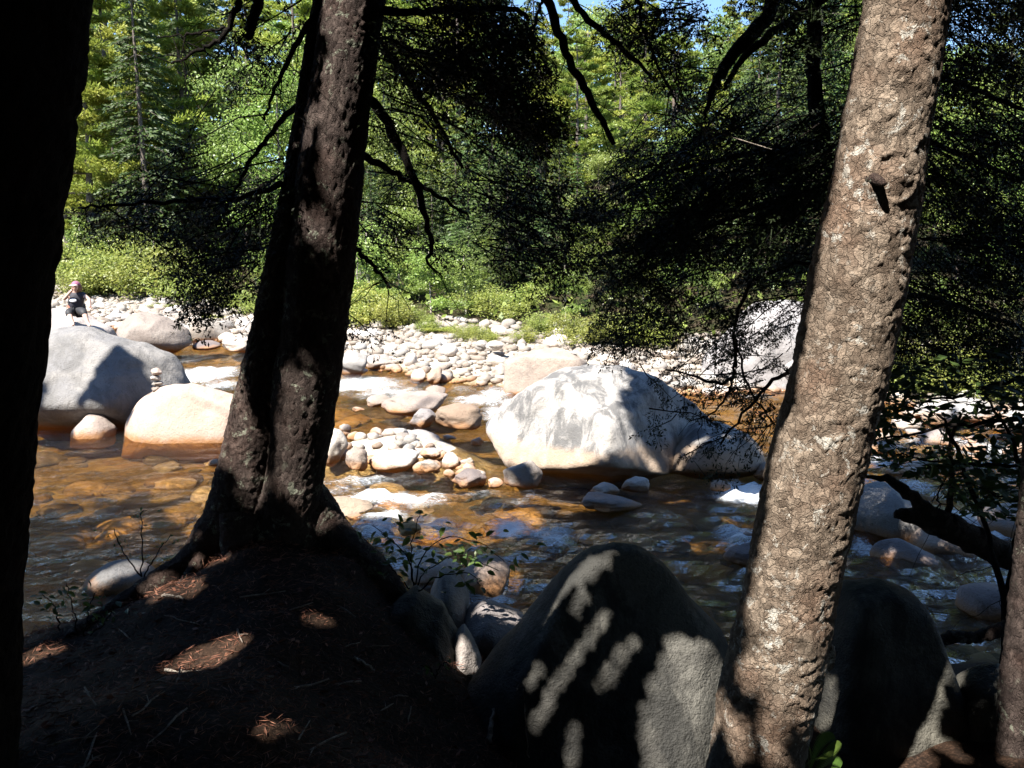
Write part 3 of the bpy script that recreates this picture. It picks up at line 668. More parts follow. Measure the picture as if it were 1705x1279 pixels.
def trunk_mesh(name, ctrl, nu, ns, style, mat, seed, fl=None, lump=.02, knots=()):
    """ctrl rows: x,y,z,radius from bottom to top; fl(theta,t) extra radius factor; knots: (S, theta, height, size)"""
    P = spline(ctrl, ns); c = P[:, :3]; R = P[:, 3]
    S = np.concatenate([[0], np.cumsum(np.linalg.norm(np.diff(c, axis=0), axis=1))])
    T = unit(np.gradient(c, axis=0)); A = unit(np.cross(T, np.array([0, 1.0, 0]))); B = np.cross(T, A)   # A ~ -x .. , B ~ y
    u = np.arange(nu) / nu; UU, SS = np.meshgrid(u, S); rr = np.repeat(R[:, None], nu, 1)
    circ = 2 * np.pi * np.median(R)
    dsp, cid = bark_disp(UU.ravel(), SS.ravel(), circ, style, seed)
    th = UU * 2 * np.pi; dirs = np.cos(th)[..., None] * A[:, None] + np.sin(th)[..., None] * B[:, None]
    q = c[:, None] + dirs * rr[..., None]
    r = rr + dsp.reshape(rr.shape) + rr * lump * 3 * fbm(q.reshape(-1, 3) * 2.2, seed + 40, 3).reshape(rr.shape)
    if fl is not None: r = r * fl(th, SS)
    for ks, kt, kh, kz in knots:
        dth = np.angle(np.exp(1j * (th - kt))) * rr; d2 = (dth / kz) ** 2 + ((SS - ks) / (kz * 1.1)) ** 2
        dd = np.sqrt(d2); r = r + kh * (np.exp(-d2) + .35 * np.exp(-((dd - 1.5) / .35) ** 2) * (1 + .5 * np.sin(dd * 14)))
    V = (c[:, None] + dirs * r[..., None]).reshape(-1, 3)
    i = np.arange(ns - 1)[:, None] * nu; j = np.arange(nu)[None]; k2 = (j + 1) % nu
    F = np.stack([i + j, i + nu + j, i + nu + k2, i + k2], 2).reshape(-1, 4)
    return mesh_np(name, V, F, mat, True, {"cell": ('POINT', cid)}), c, S
def pxpath(rows, d=None):
    out = []
    for r in rows:
        px, py, w = r[:3]; dd = r[3] if len(r) > 3 else d
        p = PY(px, py, dd); X, y, z = ray(px, py); out.append([*p, w / 2 / FPX * dd / y])
    return out
trees = {}
def tree(key, label, base, cat="tree", name="hemlock_tree", group=None):
    t = empty(name, base); tag(t, label, cat, group); trees[key] = t; return t
def part(name, me, t):      # mesh is in world coordinates: shift it under the thing's base
    o = obj(name, me, t); o.matrix_parent_inverse = Matrix.Translation(-Vector(t.location)); return o

def extend(rows, zt, lean, r1):
    x, y, z, r = rows[-1]; out = []; dz = z - rows[-2][2]; lx = (x - rows[-2][0]) / dz; h = 0.0; H = zt - z; st = dz
    while h < H - .3:
        st = min(st * 1.35, 1.6); h = min(h + st, H); f = h / H
        out.append([x + lx * h * (1 - f) + lean * H * f * f, y + .02 * h, z + h, r + (r1 - r) * f])
    return out
# A: black trunk filling the left edge
rA = pxpath([(-74, 1420, 170), (-66, 1279, 160), (-62, 1000, 164), (-49, 750, 180), (-23, 400, 212), (3, 150, 236), (20, 0, 242), (37, -150, 246)], 2.6)
t = tree('A', "black shaded tree trunk standing along the left picture edge", (rA[0][0], 2.6, 1.0))
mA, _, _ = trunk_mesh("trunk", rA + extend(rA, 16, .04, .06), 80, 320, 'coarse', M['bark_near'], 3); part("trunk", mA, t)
# B: double stem with flared roots
rB1 = pxpath([(470, 1010, 150), (474, 940, 150), (478, 880, 112), (487, 810, 96), (500, 720, 98), (515, 600, 112), (530, 470, 112), (545, 350, 106), (560, 200, 104), (578, 80, 100), (590, 0, 97), (612, -140, 94)], 5.0)
rB2 = pxpath([(375, 1010, 120), (385, 930, 122), (393, 880, 110), (410, 800, 98), (430, 700, 92), (455, 600, 86), (475, 500, 82), (495, 400, 80), (512, 280, 72), (525, 180, 62), (540, 60, 54), (560, -60, 44)], 5.08)
t = tree('B', "double stemmed dark hemlock with flared roots and patches of sun on its bark", (-1.65, 5.0, 1.2))
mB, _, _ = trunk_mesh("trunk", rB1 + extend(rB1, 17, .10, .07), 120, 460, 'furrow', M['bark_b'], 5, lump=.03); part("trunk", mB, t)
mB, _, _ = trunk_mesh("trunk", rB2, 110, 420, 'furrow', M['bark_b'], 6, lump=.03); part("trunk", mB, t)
ROOTS = [[(400, 820, 60, 5.05), (365, 880, 66, 5.0), (320, 935, 50, 4.85), (240, 985, 40, 4.65), (150, 1045, 32, 4.4), (70, 1095, 24, 4.2), (0, 1135, 16, 4.05)],
         [(505, 820, 70, 5.05), (535, 880, 80, 5.05), (580, 930, 78, 4.98), (640, 985, 60, 4.85), (690, 1040, 30, 4.7), (720, 1090, 12, 4.55)],
         [(400, 860, 60, 4.9), (394, 920, 44, 4.78), (388, 970, 26, 4.6), (380, 1015, 12, 4.4)],
         [(350, 900, 24, 4.95), (322, 950, 18, 4.7), (296, 985, 13, 4.5), (270, 1010, 8, 4.35)]]
for j, rt in enumerate(ROOTS):
    me, _, _ = trunk_mesh("root", pxpath(rt), 40, 90, 'furrow', M['bark_b'], 20 + j, lump=.06); part("root", me, t)
# C: flaky barked leaning trunk
rC = pxpath([(1225, 1450, 168), (1240, 1360, 160), (1256, 1279, 154), (1280, 1150, 152), (1303, 1040, 148), (1332, 900, 151), (1368, 740, 150), (1402, 600, 150), (1432, 450, 146), (1460, 300, 143), (1484, 150, 138), (1510, 0, 136), (1535, -150, 134)], 3.2)
t = tree('C', "leaning sunlit trunk with pale flaky bark and a dark branch stub", (rC[0][0], 3.2, .6), name="spruce_tree")
Zs = spline(rC + extend(rC, 15, .16, .06), 900)
def S_at(py_, rows=Zs):
    px, py, _ = proj(rows[:, :3]); S = np.concatenate([[0], np.cumsum(np.linalg.norm(np.diff(rows[:, :3], axis=0), axis=1))])
    return float(S[np.argmin(abs(py - py_) + (rows[:, 2] > 6) * 999)])
def ths(px_, py_, rows=Zs):
    px, py, f = proj(rows[:, :3]); i = np.argmin(abs(py - py_) + (rows[:, 2] > 6) * 999)
    return math.pi / 2 + math.asin(float(np.clip((px_ - px[i]) / (rows[i, 3] * FPX / f[i]), -1, 1)))
kn = [(S_at(300), ths(1455, 300), .030, .055), (S_at(128), ths(1466, 128), .014, .03), (S_at(1080), ths(1372, 1080), .05, .035), (S_at(470), ths(1378, 470), .014, .03)]
mC, _, _ = trunk_mesh("trunk", rC + extend(rC, 15, .16, .06), 170, 760, 'flake', M['bark_c'], 9, lump=.015, knots=kn); part("trunk", mC, t)
p0 = PY(1454, 298, 3.2 - .155); p1 = p0 + np.array([.008, -.075, -.022])
me = Acc(); me.tube(spline([p0 + [0, .06, 0], p0, p1], 6), [.034, .030, .026, .021, .017, .010], 12); part("branch_stub", me.mesh("branch_stub", M['bark_b']), t)
p0 = PY(1372, 1082, 3.2 - .03)
me = Acc(); me.tube(spline([p0 + [-.06, .03, .01], p0, p0 + [.03, -.035, -.005]], 8), [.05, .05, .048, .045, .04, .034, .026, .014], 14); part("burl", me.mesh("burl", M['bark_c']), t)
# D: trunk at the right rim
rD = pxpath([(1700, 1450, 84), (1705, 1279, 84), (1712, 1100, 72), (1722, 950, 60), (1732, 800, 54), (1745, 600, 50), (1765, 300, 48), (1790, 0, 44), (1800, -150, 42)], 3.9)
t = tree('D', "furrowed grey trunk cut by the right picture edge at the bottom", (rD[0][0], 3.9, .5), name="maple_tree")
mD, _, _ = trunk_mesh("trunk", rD + extend(rD, 13, .05, .04), 70, 420, 'furrow', M['bark_b'], 11); part("trunk", mD, t)
# E: hemlock whose trunk stands behind C
rE = pxpath([(1318, 1110, 70), (1340, 900, 66), (1385, 700, 60), (1420, 520, 56), (1452, 330, 50), (1478, 150, 46), (1500, 0, 42), (1520, -150, 38)], 6.0)
t = tree('E', "dark hemlock with drooping black boughs behind the leaning flaky trunk", (rE[0][0], 6.0, .2))
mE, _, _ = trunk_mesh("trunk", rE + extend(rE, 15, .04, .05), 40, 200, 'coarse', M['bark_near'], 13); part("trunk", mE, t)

# ------------------------------------------------------------------ person on the far rock
def skin(name, pts, edges, radii, mat, parent, sub=2):
    me = bpy.data.meshes.new(name); me.from_pydata([tuple(p) for p in pts], edges, []); me.materials.append(mat)
    o = obj(name, me, parent); md = o.modifiers.new("skin", 'SKIN')
    for i, r in enumerate(radii):
        r = r if isinstance(r, tuple) else (r, r); me.skin_vertices[0].data[i].radius = r
    me.skin_vertices[0].data[0].use_root = True
    s2 = o.modifiers.new("sub", 'SUBSURF'); s2.levels = sub; s2.render_levels = sub
    for p in me.polygons: p.use_smooth = True
    md.use_smooth_shade = True
    return o
D0 = 19.4
def B_(px, py, dd=0.0): return PY(px, py, D0 + dd)
per = empty("person", tuple(B_(127, 522)))
tag(per, "person in dark shirt and leggings sitting on a rock, one hand raised to face", "person")
inv = Matrix.Translation(-Vector(per.location))
hip = B_(127, 518, .15); ab = B_(126, 507, .12); chs = B_(125, 496, .1); nk = B_(126, 486, .07); hd = B_(126.5, 479, .02); ht = B_(126, 472, .04)
shl = B_(114, 491, .1); ell = B_(106, 499, -.05); hnl = B_(121, 482, -.16)
shr = B_(138, 491, .1); elr = B_(149, 499, .05); hnr = B_(150, 513, -.02)
hl = B_(121, 518, .1); kl = B_(114, 520, -.32); al = B_(121, 538, -.42); fl_ = B_(122, 542, -.56)
hr = B_(133, 518, .1); kr = B_(139, 519, -.32); ar = B_(147, 540, -.42); fr_ = B_(150, 543, -.54)
pts = [hip, ab, chs, nk, hd, ht, shl, ell, hnl, shr, elr, hnr, hl, kl, al, fl_, hr, kr, ar, fr_]
ed = [(0, 1), (1, 2), (2, 3), (3, 4), (4, 5), (2, 6), (6, 7), (7, 8), (2, 9), (9, 10), (10, 11), (0, 12), (12, 13), (13, 14), (14, 15), (0, 16), (16, 17), (17, 18), (18, 19)]
rd = [.15, .14, .14, .05, .092, .075, .06, .042, .032, .06, .042, .034, .09, .07, .042, .032, .09, .07, .042, .032]
o = skin("body", pts, ed, rd, M['skin'], per); o.matrix_parent_inverse = inv
o = skin("shirt", [hip + [0, 0, .03], ab, chs, nk + [0, 0, -.03], shl, shl * .6 + ell * .4, shr, shr * .6 + elr * .4], [(0, 1), (1, 2), (2, 3), (2, 4), (4, 5), (2, 6), (6, 7)], [.185, .175, .17, .07, .085, .065, .085, .065], M['shirt'], per); o.matrix_parent_inverse = inv
o = skin("shirt_hem", [hip + [-.05, -.06, -.01], hip + [-.07, -.07, .10], hip + [-.05, -.07, .2]], [(0, 1), (1, 2)], [.14, .13, .06], M['rust'], per); o.matrix_parent_inverse = inv
o = skin("leggings", [hip + [0, 0, -.03], hl, kl, kl * .55 + al * .45, hr, kr, kr * .6 + ar * .4], [(0, 1), (1, 2), (2, 3), (0, 4), (4, 5), (5, 6)], [.16, .115, .088, .066, .115, .088, .066], M['leggings'], per); o.matrix_parent_inverse = inv
V, F = ico(3)
cap = np.where(V[:, 2:3] < .05, V * [1, 1, .15], V) * [.10, .115, .10] + (hd + [0, .01, .06])
o = obj("cap", mesh_np("cap", cap, F, M['cap']), per); o.matrix_parent_inverse = inv
o = obj("cap_peak", mesh_np("cap_peak", V * [.09, .11, .018] + (hd + [0, -.11, .06]), F, M['capw']), per); o.matrix_parent_inverse = inv
o = obj("hair", mesh_np("hair", V * [.105, .09, .13] + (hd + [.01, .06, -.01]), F, M['hair']), per); o.matrix_parent_inverse = inv
o = obj("nose", mesh_np("nose", V * [.016, .025, .024] + (hd + [0, -.10, -.005]), F, M['skin']), per); o.matrix_parent_inverse = inv
o = obj("shirt_print", mesh_np("shirt_print", V * [.09, .02, .05] + (chs + [.03, -.165, -.05]), F, M['print']), per); o.matrix_parent_inverse = inv
for hn, dr in ((hnl, np.array([.35, 0, .9])), (hnr, np.array([-.2, -.5, -.8]))):
    for q in range(4):
        s_ = hn + np.array([-.02 + q * .014, -.01, .0]); a = Acc(); a.tube(spline([s_, s_ + dr * .05, s_ + dr * .085 + [0, -.02, 0]], 5), [.009, .009, .008, .007, .005], 6)
        o = obj("finger", a.mesh("finger", M['skin']), per); o.matrix_parent_inverse = inv
    a = Acc(); a.tube(spline([hn + [.03, -.01, -.01], hn + [.055, -.02, .015], hn + [.06, -.03, .04]], 5), [.011, .011, .01, .009, .006], 6)
    o = obj("thumb", a.mesh("thumb", M['skin']), per); o.matrix_parent_inverse = inv

# ------------------------------------------------------------------ what the sun reaches on the near bank
# (recorded before the foliage is built: gaps are cut in the unseen crowns so these spots are lit)
scene.view_layers[0].update(); dg = bpy.context.evaluated_depsgraph_get()
E1 = unit(np.cross(SUN, np.array([0, 0, 1.0]))); E2 = np.cross(SUN, E1)
GS, GN = .02, 3000
gap = np.zeros((GN, GN), bool)
def sunplane(p): p = np.atleast_2d(p); return p @ E1, p @ E2
def open_at(p, r):
    a, b = sunplane(p); ia = int((a[0] / GS) + GN / 2); ib = int((b[0] / GS) + GN / 2); n = int(math.ceil(r / GS))
    yy, xx = np.mgrid[-n:n + 1, -n:n + 1]; dk = xx ** 2 + yy ** 2 <= (r / GS) ** 2
    gap[ib - n:ib + n + 1, ia - n:ia + n + 1] |= dk
def open_poly(poly, step, r):
    a = np.array(poly, float); xs = np.arange(a[:, 0].min(), a[:, 0].max() + 1, step); ys = np.arange(a[:, 1].min(), a[:, 1].max() + 1, step)
    for x in xs:
        for y in ys:
            if in_poly([x], [y], poly)[0]:
                p, o = hit(x, y)
                if p is not None: open_at(p, r)
JIT = 0.0
def open_line(pts, r, step=8):
    for (x0, y0), (x1, y1) in zip(pts[:-1], pts[1:]):
        n = max(2, int(math.hypot(x1 - x0, y1 - y0) / step))
        for f in np.linspace(0, 1, n):
            p, o = hit(x0 + (x1 - x0) * f, y0 + (y1 - y0) * f)
            if p is not None and rng.random() > JIT: open_at(p, r * (1 - JIT * rng.random()))
# flaky trunk: sunlit from top to the burl, dappled below
open_poly([(1460, -60), (1565, -60), (1535, 150), (1490, 500), (1425, 800), (1385, 1020), (1320, 1020), (1262, 1010), (1315, 760), (1382, 400)], 14, .055)
for a_ in ([(1345, 1030), (1390, 1085)], [(1250, 1020), (1300, 1060)], [(1330, 1130), (1290, 1180)], [(1310, 1080), (1240, 1110)], [(1280, 1230), (1300, 1270)], [(1215, 1190), (1230, 1250)]): open_line(a_, .04)
# double trunk: strips of sun
open_poly([(545, -20), (610, -20), (598, 60), (545, 60)], 10, .03)
open_poly([(545, 90), (600, 110), (595, 200), (590, 250), (545, 260), (535, 180)], 10, .03)
for a_ in ([(520, 190), (510, 230)], [(556, 290), (560, 330)], [(515, 370), (520, 395)], [(540, 375), (545, 400)], [(480, 640), (520, 640)], [(475, 680), (530, 690)], [(470, 720), (515, 730)], [(470, 760), (505, 770)], [(470, 800), (520, 800)], [(415, 820), (440, 810)], [(505, 830), (510, 850)]): open_line(a_, .04)
# roots and needle litter
JIT = .55
open_poly([(285, 1115), (330, 1085), (395, 1062), (405, 1072), (360, 1105), (310, 1120)], 7, .05)
open_poly([(245, 985), (280, 968), (330, 965), (325, 985), (260, 995)], 7, .05)
for a_ in ([(330, 950), (375, 930)], [(520, 1025), (540, 1035)], [(650, 1130), (690, 1115)], [(430, 1225), (460, 1205)], [(30, 1105), (95, 1080)], [(300, 905), (330, 890)], [(395, 1240), (405, 1232)]): open_line(a_, .05, 5)
JIT = 0.0
# foreground boulder: streaks running down its face, pale right end and left rim
for a_ in ([(1015, 1020), (985, 1060), (950, 1110), (915, 1160), (888, 1215)], [(1060, 1065), (1030, 1095), (998, 1148)], [(975, 985), (955, 1015)], [(900, 1110), (872, 1150)], [(960, 1205), (945, 1279)], [(1010, 940), (950, 975)], [(1020, 925), (990, 935)]): open_line(a_, .021, 3)
for a_ in ([(985, 930), (945, 975), (897, 1035), (852, 1092), (815, 1135)], [(880, 1060), (840, 1110)]): open_line(a_, .034, 4)
open_poly([(1105, 1110), (1150, 1100), (1195, 1130), (1195, 1190), (1175, 1279), (1085, 1279), (1075, 1220), (1090, 1160)], 9, .045)
open_line([(1120, 1075), (1180, 1085)], .05)
# rocks at the water's edge
open_poly([(800, 945), (840, 935), (845, 970), (810, 980)], 10, .06); open_poly([(765, 1060), (795, 1080), (795, 1120), (770, 1125)], 10, .05); open_poly([(690, 945), (735, 930), (740, 950)], 10, .03)
open_line([(160, 965), (225, 940)], .08); open_line([(800, 1010), (860, 1030)], .05)
open_poly([(1345, 1150), (1390, 1130), (1395, 1200), (1350, 1215)], 10, .03); open_line([(1425, 1190), (1410, 1270)], .04); open_line([(1465, 1250), (1470, 1279)], .04); open_line([(1555, 1230), (1600, 1260)], .04)
open_line([(1698, 860), (1694, 1000), (1690, 1150), (1690, 1270)], .05, 14)
open_poly([(1425, 812), (1500, 822), (1520, 860), (1420, 865)], 12, .13); open_line([(1470, 908), (1540, 925)], .09); open_line([(1530, 885), (1590, 900)], .10); open_line([(1620, 850), (1690, 860)], .10); open_line([(1590, 1058), (1670, 1047)], .03)
for _x, _y in ((1240, 830), (1180, 870)): open_line([(_x - 22, _y), (_x + 22, _y)], .18)
pale_twigs = [[(1118, 140), (1108, 200), (1112, 250), (1125, 290), (1155, 326)], [(1128, 140), (1137, 165), (1160, 200), (1190, 230), (1216, 252)], [(1133, 165), (1150, 200), (1200, 222), (1285, 249)], [(1170, 215), (1185, 235), (1208, 252)]]
for tw in pale_twigs:
    for q in spline([(*p_, 0) for p_ in tw], 24): open_at(PY(q[0], q[1], 4.9), .05)
for q in spline([(375, 45, 0), (345, 75, 0), (290, 105, 0)], 14): open_at(PY(q[0], q[1], 5.0), .06)
for q in [(1330, 262), (1370, 272), (1400, 296), (1350, 300), (1310, 318), (1385, 255), (320, 130), (345, 165), (270, 470)]: open_at(PY(q[0], q[1], 5.7), .13)
# stretches of river, far rocks and gravel in full sun
def lit_river(poly, r, step=14):
    a = np.array(poly, float)
    for x in np.arange(a[:, 0].min(), a[:, 0].max(), step):
        for y in np.arange(a[:, 1].min(), a[:, 1].max(), step * .6):
            if in_poly([x], [y], poly)[0]: open_at(PZ(x, y), r)
for pl in ([(92, 560), (190, 558), (155, 600), (130, 640), (100, 690), (90, 700)], [(128, 725), (150, 690), (170, 692), (192, 725)], [(215, 728), (240, 665), (275, 640), (330, 640), (395, 655), (395, 728)], [(195, 575), (215, 527), (280, 527), (320, 570), (300, 582)], [(808, 735), (860, 660), (950, 612), (1015, 612), (1010, 660), (1030, 705), (990, 745), (920, 800), (880, 760), (850, 750)], [(215, 575), (280, 590), (310, 615), (260, 600)]): open_poly(pl, 10, .16)
for y_ in (618, 628, 638, 648): open_at(np.array([cs[0], ch[1] + .12, PY(261, y_, ch[1] + .12)[2]]), .11)
lit_river([(220, 740), (420, 740), (380, 850), (330, 850), (270, 800)], .3)
lit_river([(530, 770), (800, 800), (840, 830), (700, 860), (540, 850)], .3)
# where the photograph shows tree shade on rocks out in the river
shade_pts = []
def shade_poly(poly, step=9):
    a = np.array(poly, float)
    for x in np.arange(a[:, 0].min(), a[:, 0].max(), step):
        for y in np.arange(a[:, 1].min(), a[:, 1].max(), step):
            if in_poly([x], [y], poly)[0]:
                p, o = hit(x, y)
                if p is not None: shade_pts.append(p)
shade_poly([(80, 725), (95, 665), (140, 625), (160, 580), (195, 572), (230, 605), (250, 580), (310, 620), (312, 640), (280, 640), (240, 655), (215, 690), (205, 720)], 6)
shade_poly([(1060, 620), (1090, 650), (1150, 660), (1170, 700), (1140, 760), (1090, 770), (1060, 720), (1050, 670)], 14)
shade_poly([(1025, 640), (1050, 660), (1035, 700), (1015, 670)], 12)
shade_poly([(985, 755), (1010, 765), (1080, 770), (1070, 795), (1000, 790)], 12); shade_poly([(900, 700), (912, 700), (910, 790), (895, 790)], 10); shade_poly([(1185, 735), (1215, 725), (1260, 800), (1180, 800)], 9)
shade_poly([(850, 770), (880, 768), (870, 810), (850, 810)], 9); shade_poly([(1040, 800), (1090, 795), (1080, 850), (960, 860), (955, 835)], 12)
low_pts = []
def low_shade(poly, step):
    a = np.array(poly, float)
    for x in np.arange(a[:, 0].min(), a[:, 0].max(), step):
        for y in np.arange(a[:, 1].min(), a[:, 1].max(), step):
            if in_poly([x], [y], poly)[0]:
                p, o = hit(x, y)
                if p is not None and p[1] < 5.6: low_pts.append(p)
low_shade([(780, 1150), (880, 1020), (950, 930), (1030, 900), (1110, 945), (1210, 1050), (1230, 1279), (780, 1279)], 6)
low_shade([(1370, 1030), (1400, 970), (1530, 970), (1600, 1180), (1680, 1279), (1330, 1279)], 9)
low_shade([(20, 1130), (200, 1000), (340, 880), (560, 880), (700, 960), (790, 1120), (790, 1279), (10, 1279)], 9)
def gapped(p, pad=0):
    a, b = sunplane(p); ia = np.clip((a / GS + GN / 2).astype(int), 0, GN - 1); ib = np.clip((b / GS + GN / 2).astype(int), 0, GN - 1)
    return gap[ib, ia]

# ------------------------------------------------------------------ boughs of the near trees
class Leaves:
    def __init__(s): s.V = []; s.Q = []; s.t = []; s.n = 0
    def add(s, pos, d, side, L, W, tint=None):
        V, Q = leaf_quads(pos, d, side, L, W); s.V.append(V); s.Q.append(Q + s.n); s.n += len(V)
        s.t.append(rng.random(len(pos)) if tint is None else tint)
    def mesh(s, name, mat): return mesh_np(name, np.vstack(s.V), np.vstack(s.Q), mat, False, {"tint": ('FACE', np.concatenate(s.t))})
def hemlock_sprays(LV, pos, d, L, K=44, ll=.029, lw=.0125, droop=.35):
    n = len(pos); up = unit(np.array([0, 0, 1.0]) + .35 * rng.normal(size=(n, 3))); side = unit(np.cross(d, up))
    tq = (np.floor(rng.random((n, K)) * 7) + .5) / 7; sg = np.where(rng.random((n, K)) < .5, -1, 1.0); off = rng.random((n, K)) * (1.05 - tq) * .5; t = np.clip(tq + off * .55, 0, 1.1)
    P = pos[:, None] + d[:, None] * (L[:, None] * t)[..., None] + side[:, None] * (sg * off * L[:, None])[..., None] + .006 * rng.normal(size=(n, K, 3))
    P[..., 2] -= droop * L[:, None] * (t ** 2 + off * .6)
    dd = unit(d[:, None] * .6 + side[:, None] * (sg * .8)[..., None] + .6 * rng.normal(size=(n, K, 3)) + np.array([0, 0, -.2]))
    P = P.reshape(-1, 3); dd = dd.reshape(-1, 3); sdir = unit(np.cross(dd, np.repeat(up, K, 0)) + .3 * rng.normal(size=(n * K, 3)))
    LV.add(P, dd, sdir, rng.uniform(.7, 1.35, n * K) * ll, rng.uniform(.8, 1.25, n * K) * lw)
    e = pos + d * L[:, None]; e[:, 2] -= droop * L
    LV.add(pos, unit(e - pos), side, np.linalg.norm(e - pos, axis=1), np.full(n, .006))
def bough_mass(LV, BR, poly, nb, dlo, dhi, sgn, blen=(.7, 1.5), slope=(-.75, .12), spr=13, sl=(.15, .32), K=44, holes=()):
    for u in sample_poly(poly, nb):
        d = rng.uniform(dlo, dhi); c = PY(u[0], u[1], d); L = rng.uniform(*blen)
        if vnoise(c[None] * [1.9, .8, 2.6], 88)[0] < -.34: continue
        sg = sgn if sgn and rng.random() < .72 else (-1 if rng.random() < .5 else 1)
        ax = unit(np.array([sg * rng.uniform(.5, 1), rng.uniform(-.9, .6), rng.uniform(*slope)]))
        s = c - ax * L * .5; path = np.array([s + ax * L * f + np.array([0, 0, -.14 * L * f * f]) for f in np.linspace(0, 1, 7)]) + rng.normal(size=(7, 3)) * .012
        f = rng.random(spr) ** .8; i = np.clip((f * 6).astype(int), 0, 5); w = (f * 6 - i)[:, None]; pp = path[i] * (1 - w) + path[i + 1] * w
        hz = unit(np.cross(ax, [0, 0, 1.0])); sgs = np.where(rng.random(spr) < .5, -1, 1.0)
        dv = unit(ax * rng.uniform(.3, 1, spr)[:, None] + hz * (sgs * rng.uniform(.4, 1, spr))[:, None] + np.array([0, 0, -.15]) + .2 * rng.normal(size=(spr, 3)))
        px, py, _ = proj(pp + dv * .1); ok = in_poly(px, py, poly)
        for hp in holes: ok &= ~in_poly(px, py, hp)
        if ok.sum() == 0: continue
        hemlock_sprays(LV, pp[ok], dv[ok], rng.uniform(*sl, ok.sum()), K)
        a, b, _ = proj(path); keep = in_poly(a, b, poly)
        if keep.sum() >= 3: BR.tube(path[keep], np.linspace(.0055, .002, keep.sum()), 4)
def limb(BR, rows, d, n=24, wob=.012, seg=8):
    P = spline(pxpath(rows, d), n); P[1:-1, :3] += rng.normal(size=(n - 2, 3)) * wob * .5; P[:, 3] *= 1 + .05 * rng.normal(size=n); BR.tube(P[:, :3], np.clip(P[:, 3], .0015, 9), seg)
    return P
def twiglets(BR, P, m, l=(.15, .5), r=.0035, down=.5):
    for _ in range(m):
        i = rng.integers(2, len(P) - 1); s = P[i, :3]; d = unit(np.array([rng.normal(), rng.normal() * .6, -down + .6 * rng.normal()])); L = rng.uniform(*l)
        q = np.array([s + d * L * f + np.array([0, 0, -.2 * L * f * f]) for f in np.linspace(0, 1, 5)]) + rng.normal(size=(5, 3)) * .01
        BR.tube(q, np.linspace(r, r * .4, 5), 4)

# B
LV = Leaves(); BR = Acc(); limbs = []
for rows, d in [([(598, 150, 18), (642, 200, 17), (682, 280, 14), (708, 360, 10), (718, 405, 8), (715, 440, 5), (738, 462, 2)], 5.1), ([(625, 18, 16), (700, 20, 12), (770, 14, 10), (862, 20, 9), (882, 32, 4)], 5.0),
                ([(535, 10, 14), (500, 60, 10), (465, 130, 7), (440, 200, 4)], 5.0), ([(505, 165, 12), (440, 235, 8), (400, 300, 6), (370, 360, 3)], 5.1), ([(500, 285, 12), (420, 325, 9), (300, 335, 7), (200, 340, 5), (130, 346, 3)], 5.0),
                ([(590, 250, 16), (650, 285, 10), (720, 320, 7), (780, 360, 4)], 5.2), ([(905, -20, 16), (925, 40, 15), (950, 105, 14), (985, 170, 12), (1022, 240, 8)], 5.4), ([(938, -20, 12), (985, 35, 11), (1030, 75, 9), (1088, 132, 5)], 5.6),
                ([(905, -15, 6), (890, 40, 5), (865, 80, 3)], 5.2), ([(625, 60, 14), (660, 110, 11), (720, 190, 8), (770, 280, 5)], 5.2), ([(560, 400, 12), (610, 430, 8), (650, 480, 4)], 5.1), ([(400, 0, 12), (370, 60, 9), (330, 85, 6), (285, 106, 4)], 5.0), ([(375, 45, 5), (330, 55, 4), (262, 62, 2)], 5.0), ([(432, -10, 20), (420, 40, 17), (414, 64, 12)], 4.9)]:
    P = limb(BR, rows, d); limbs.append(P); twiglets(BR, P, 9)
bough_mass(LV, BR, [(600, -20), (850, -20), (905, 60), (925, 170), (940, 265), (880, 285), (820, 210), (740, 140), (640, 140)], 74, 4.6, 6.0, 1)
bough_mass(LV, BR, [(600, 120), (780, 130), (900, 255), (1000, 360), (1000, 460), (900, 490), (760, 430), (640, 480), (585, 440)], 34, 4.8, 6.2, 1, spr=10)
bough_mass(LV, BR, [(770, 230), (920, 250), (1010, 320), (1005, 440), (880, 470), (800, 430)], 22, 5, 6.5, 1)
bough_mass(LV, BR, [(130, 320), (260, 270), (320, 170), (420, 90), (500, 60), (490, 300), (400, 450), (420, 510), (330, 520), (260, 430), (160, 380)], 40, 4.7, 6.2, -1, spr=10)
bough_mass(LV, BR, [(125, 330), (330, 315), (480, 290), (445, 520), (310, 520), (290, 430), (180, 390)], 34, 4.7, 6.0, -1)
bough_mass(LV, BR, [(370, -20), (520, -20), (490, 160), (380, 130)], 16, 4.7, 5.8, -1)
bough_mass(LV, BR, [(560, 470), (600, 470), (640, 590), (610, 600), (570, 560)], 3, 4.8, 5.4, 1, (.4, .7), spr=8)
part("branches", BR.mesh("branches", M['bark_near']), trees['B']); part("needles", LV.mesh("needles", M['near_leaf']), trees['B'])
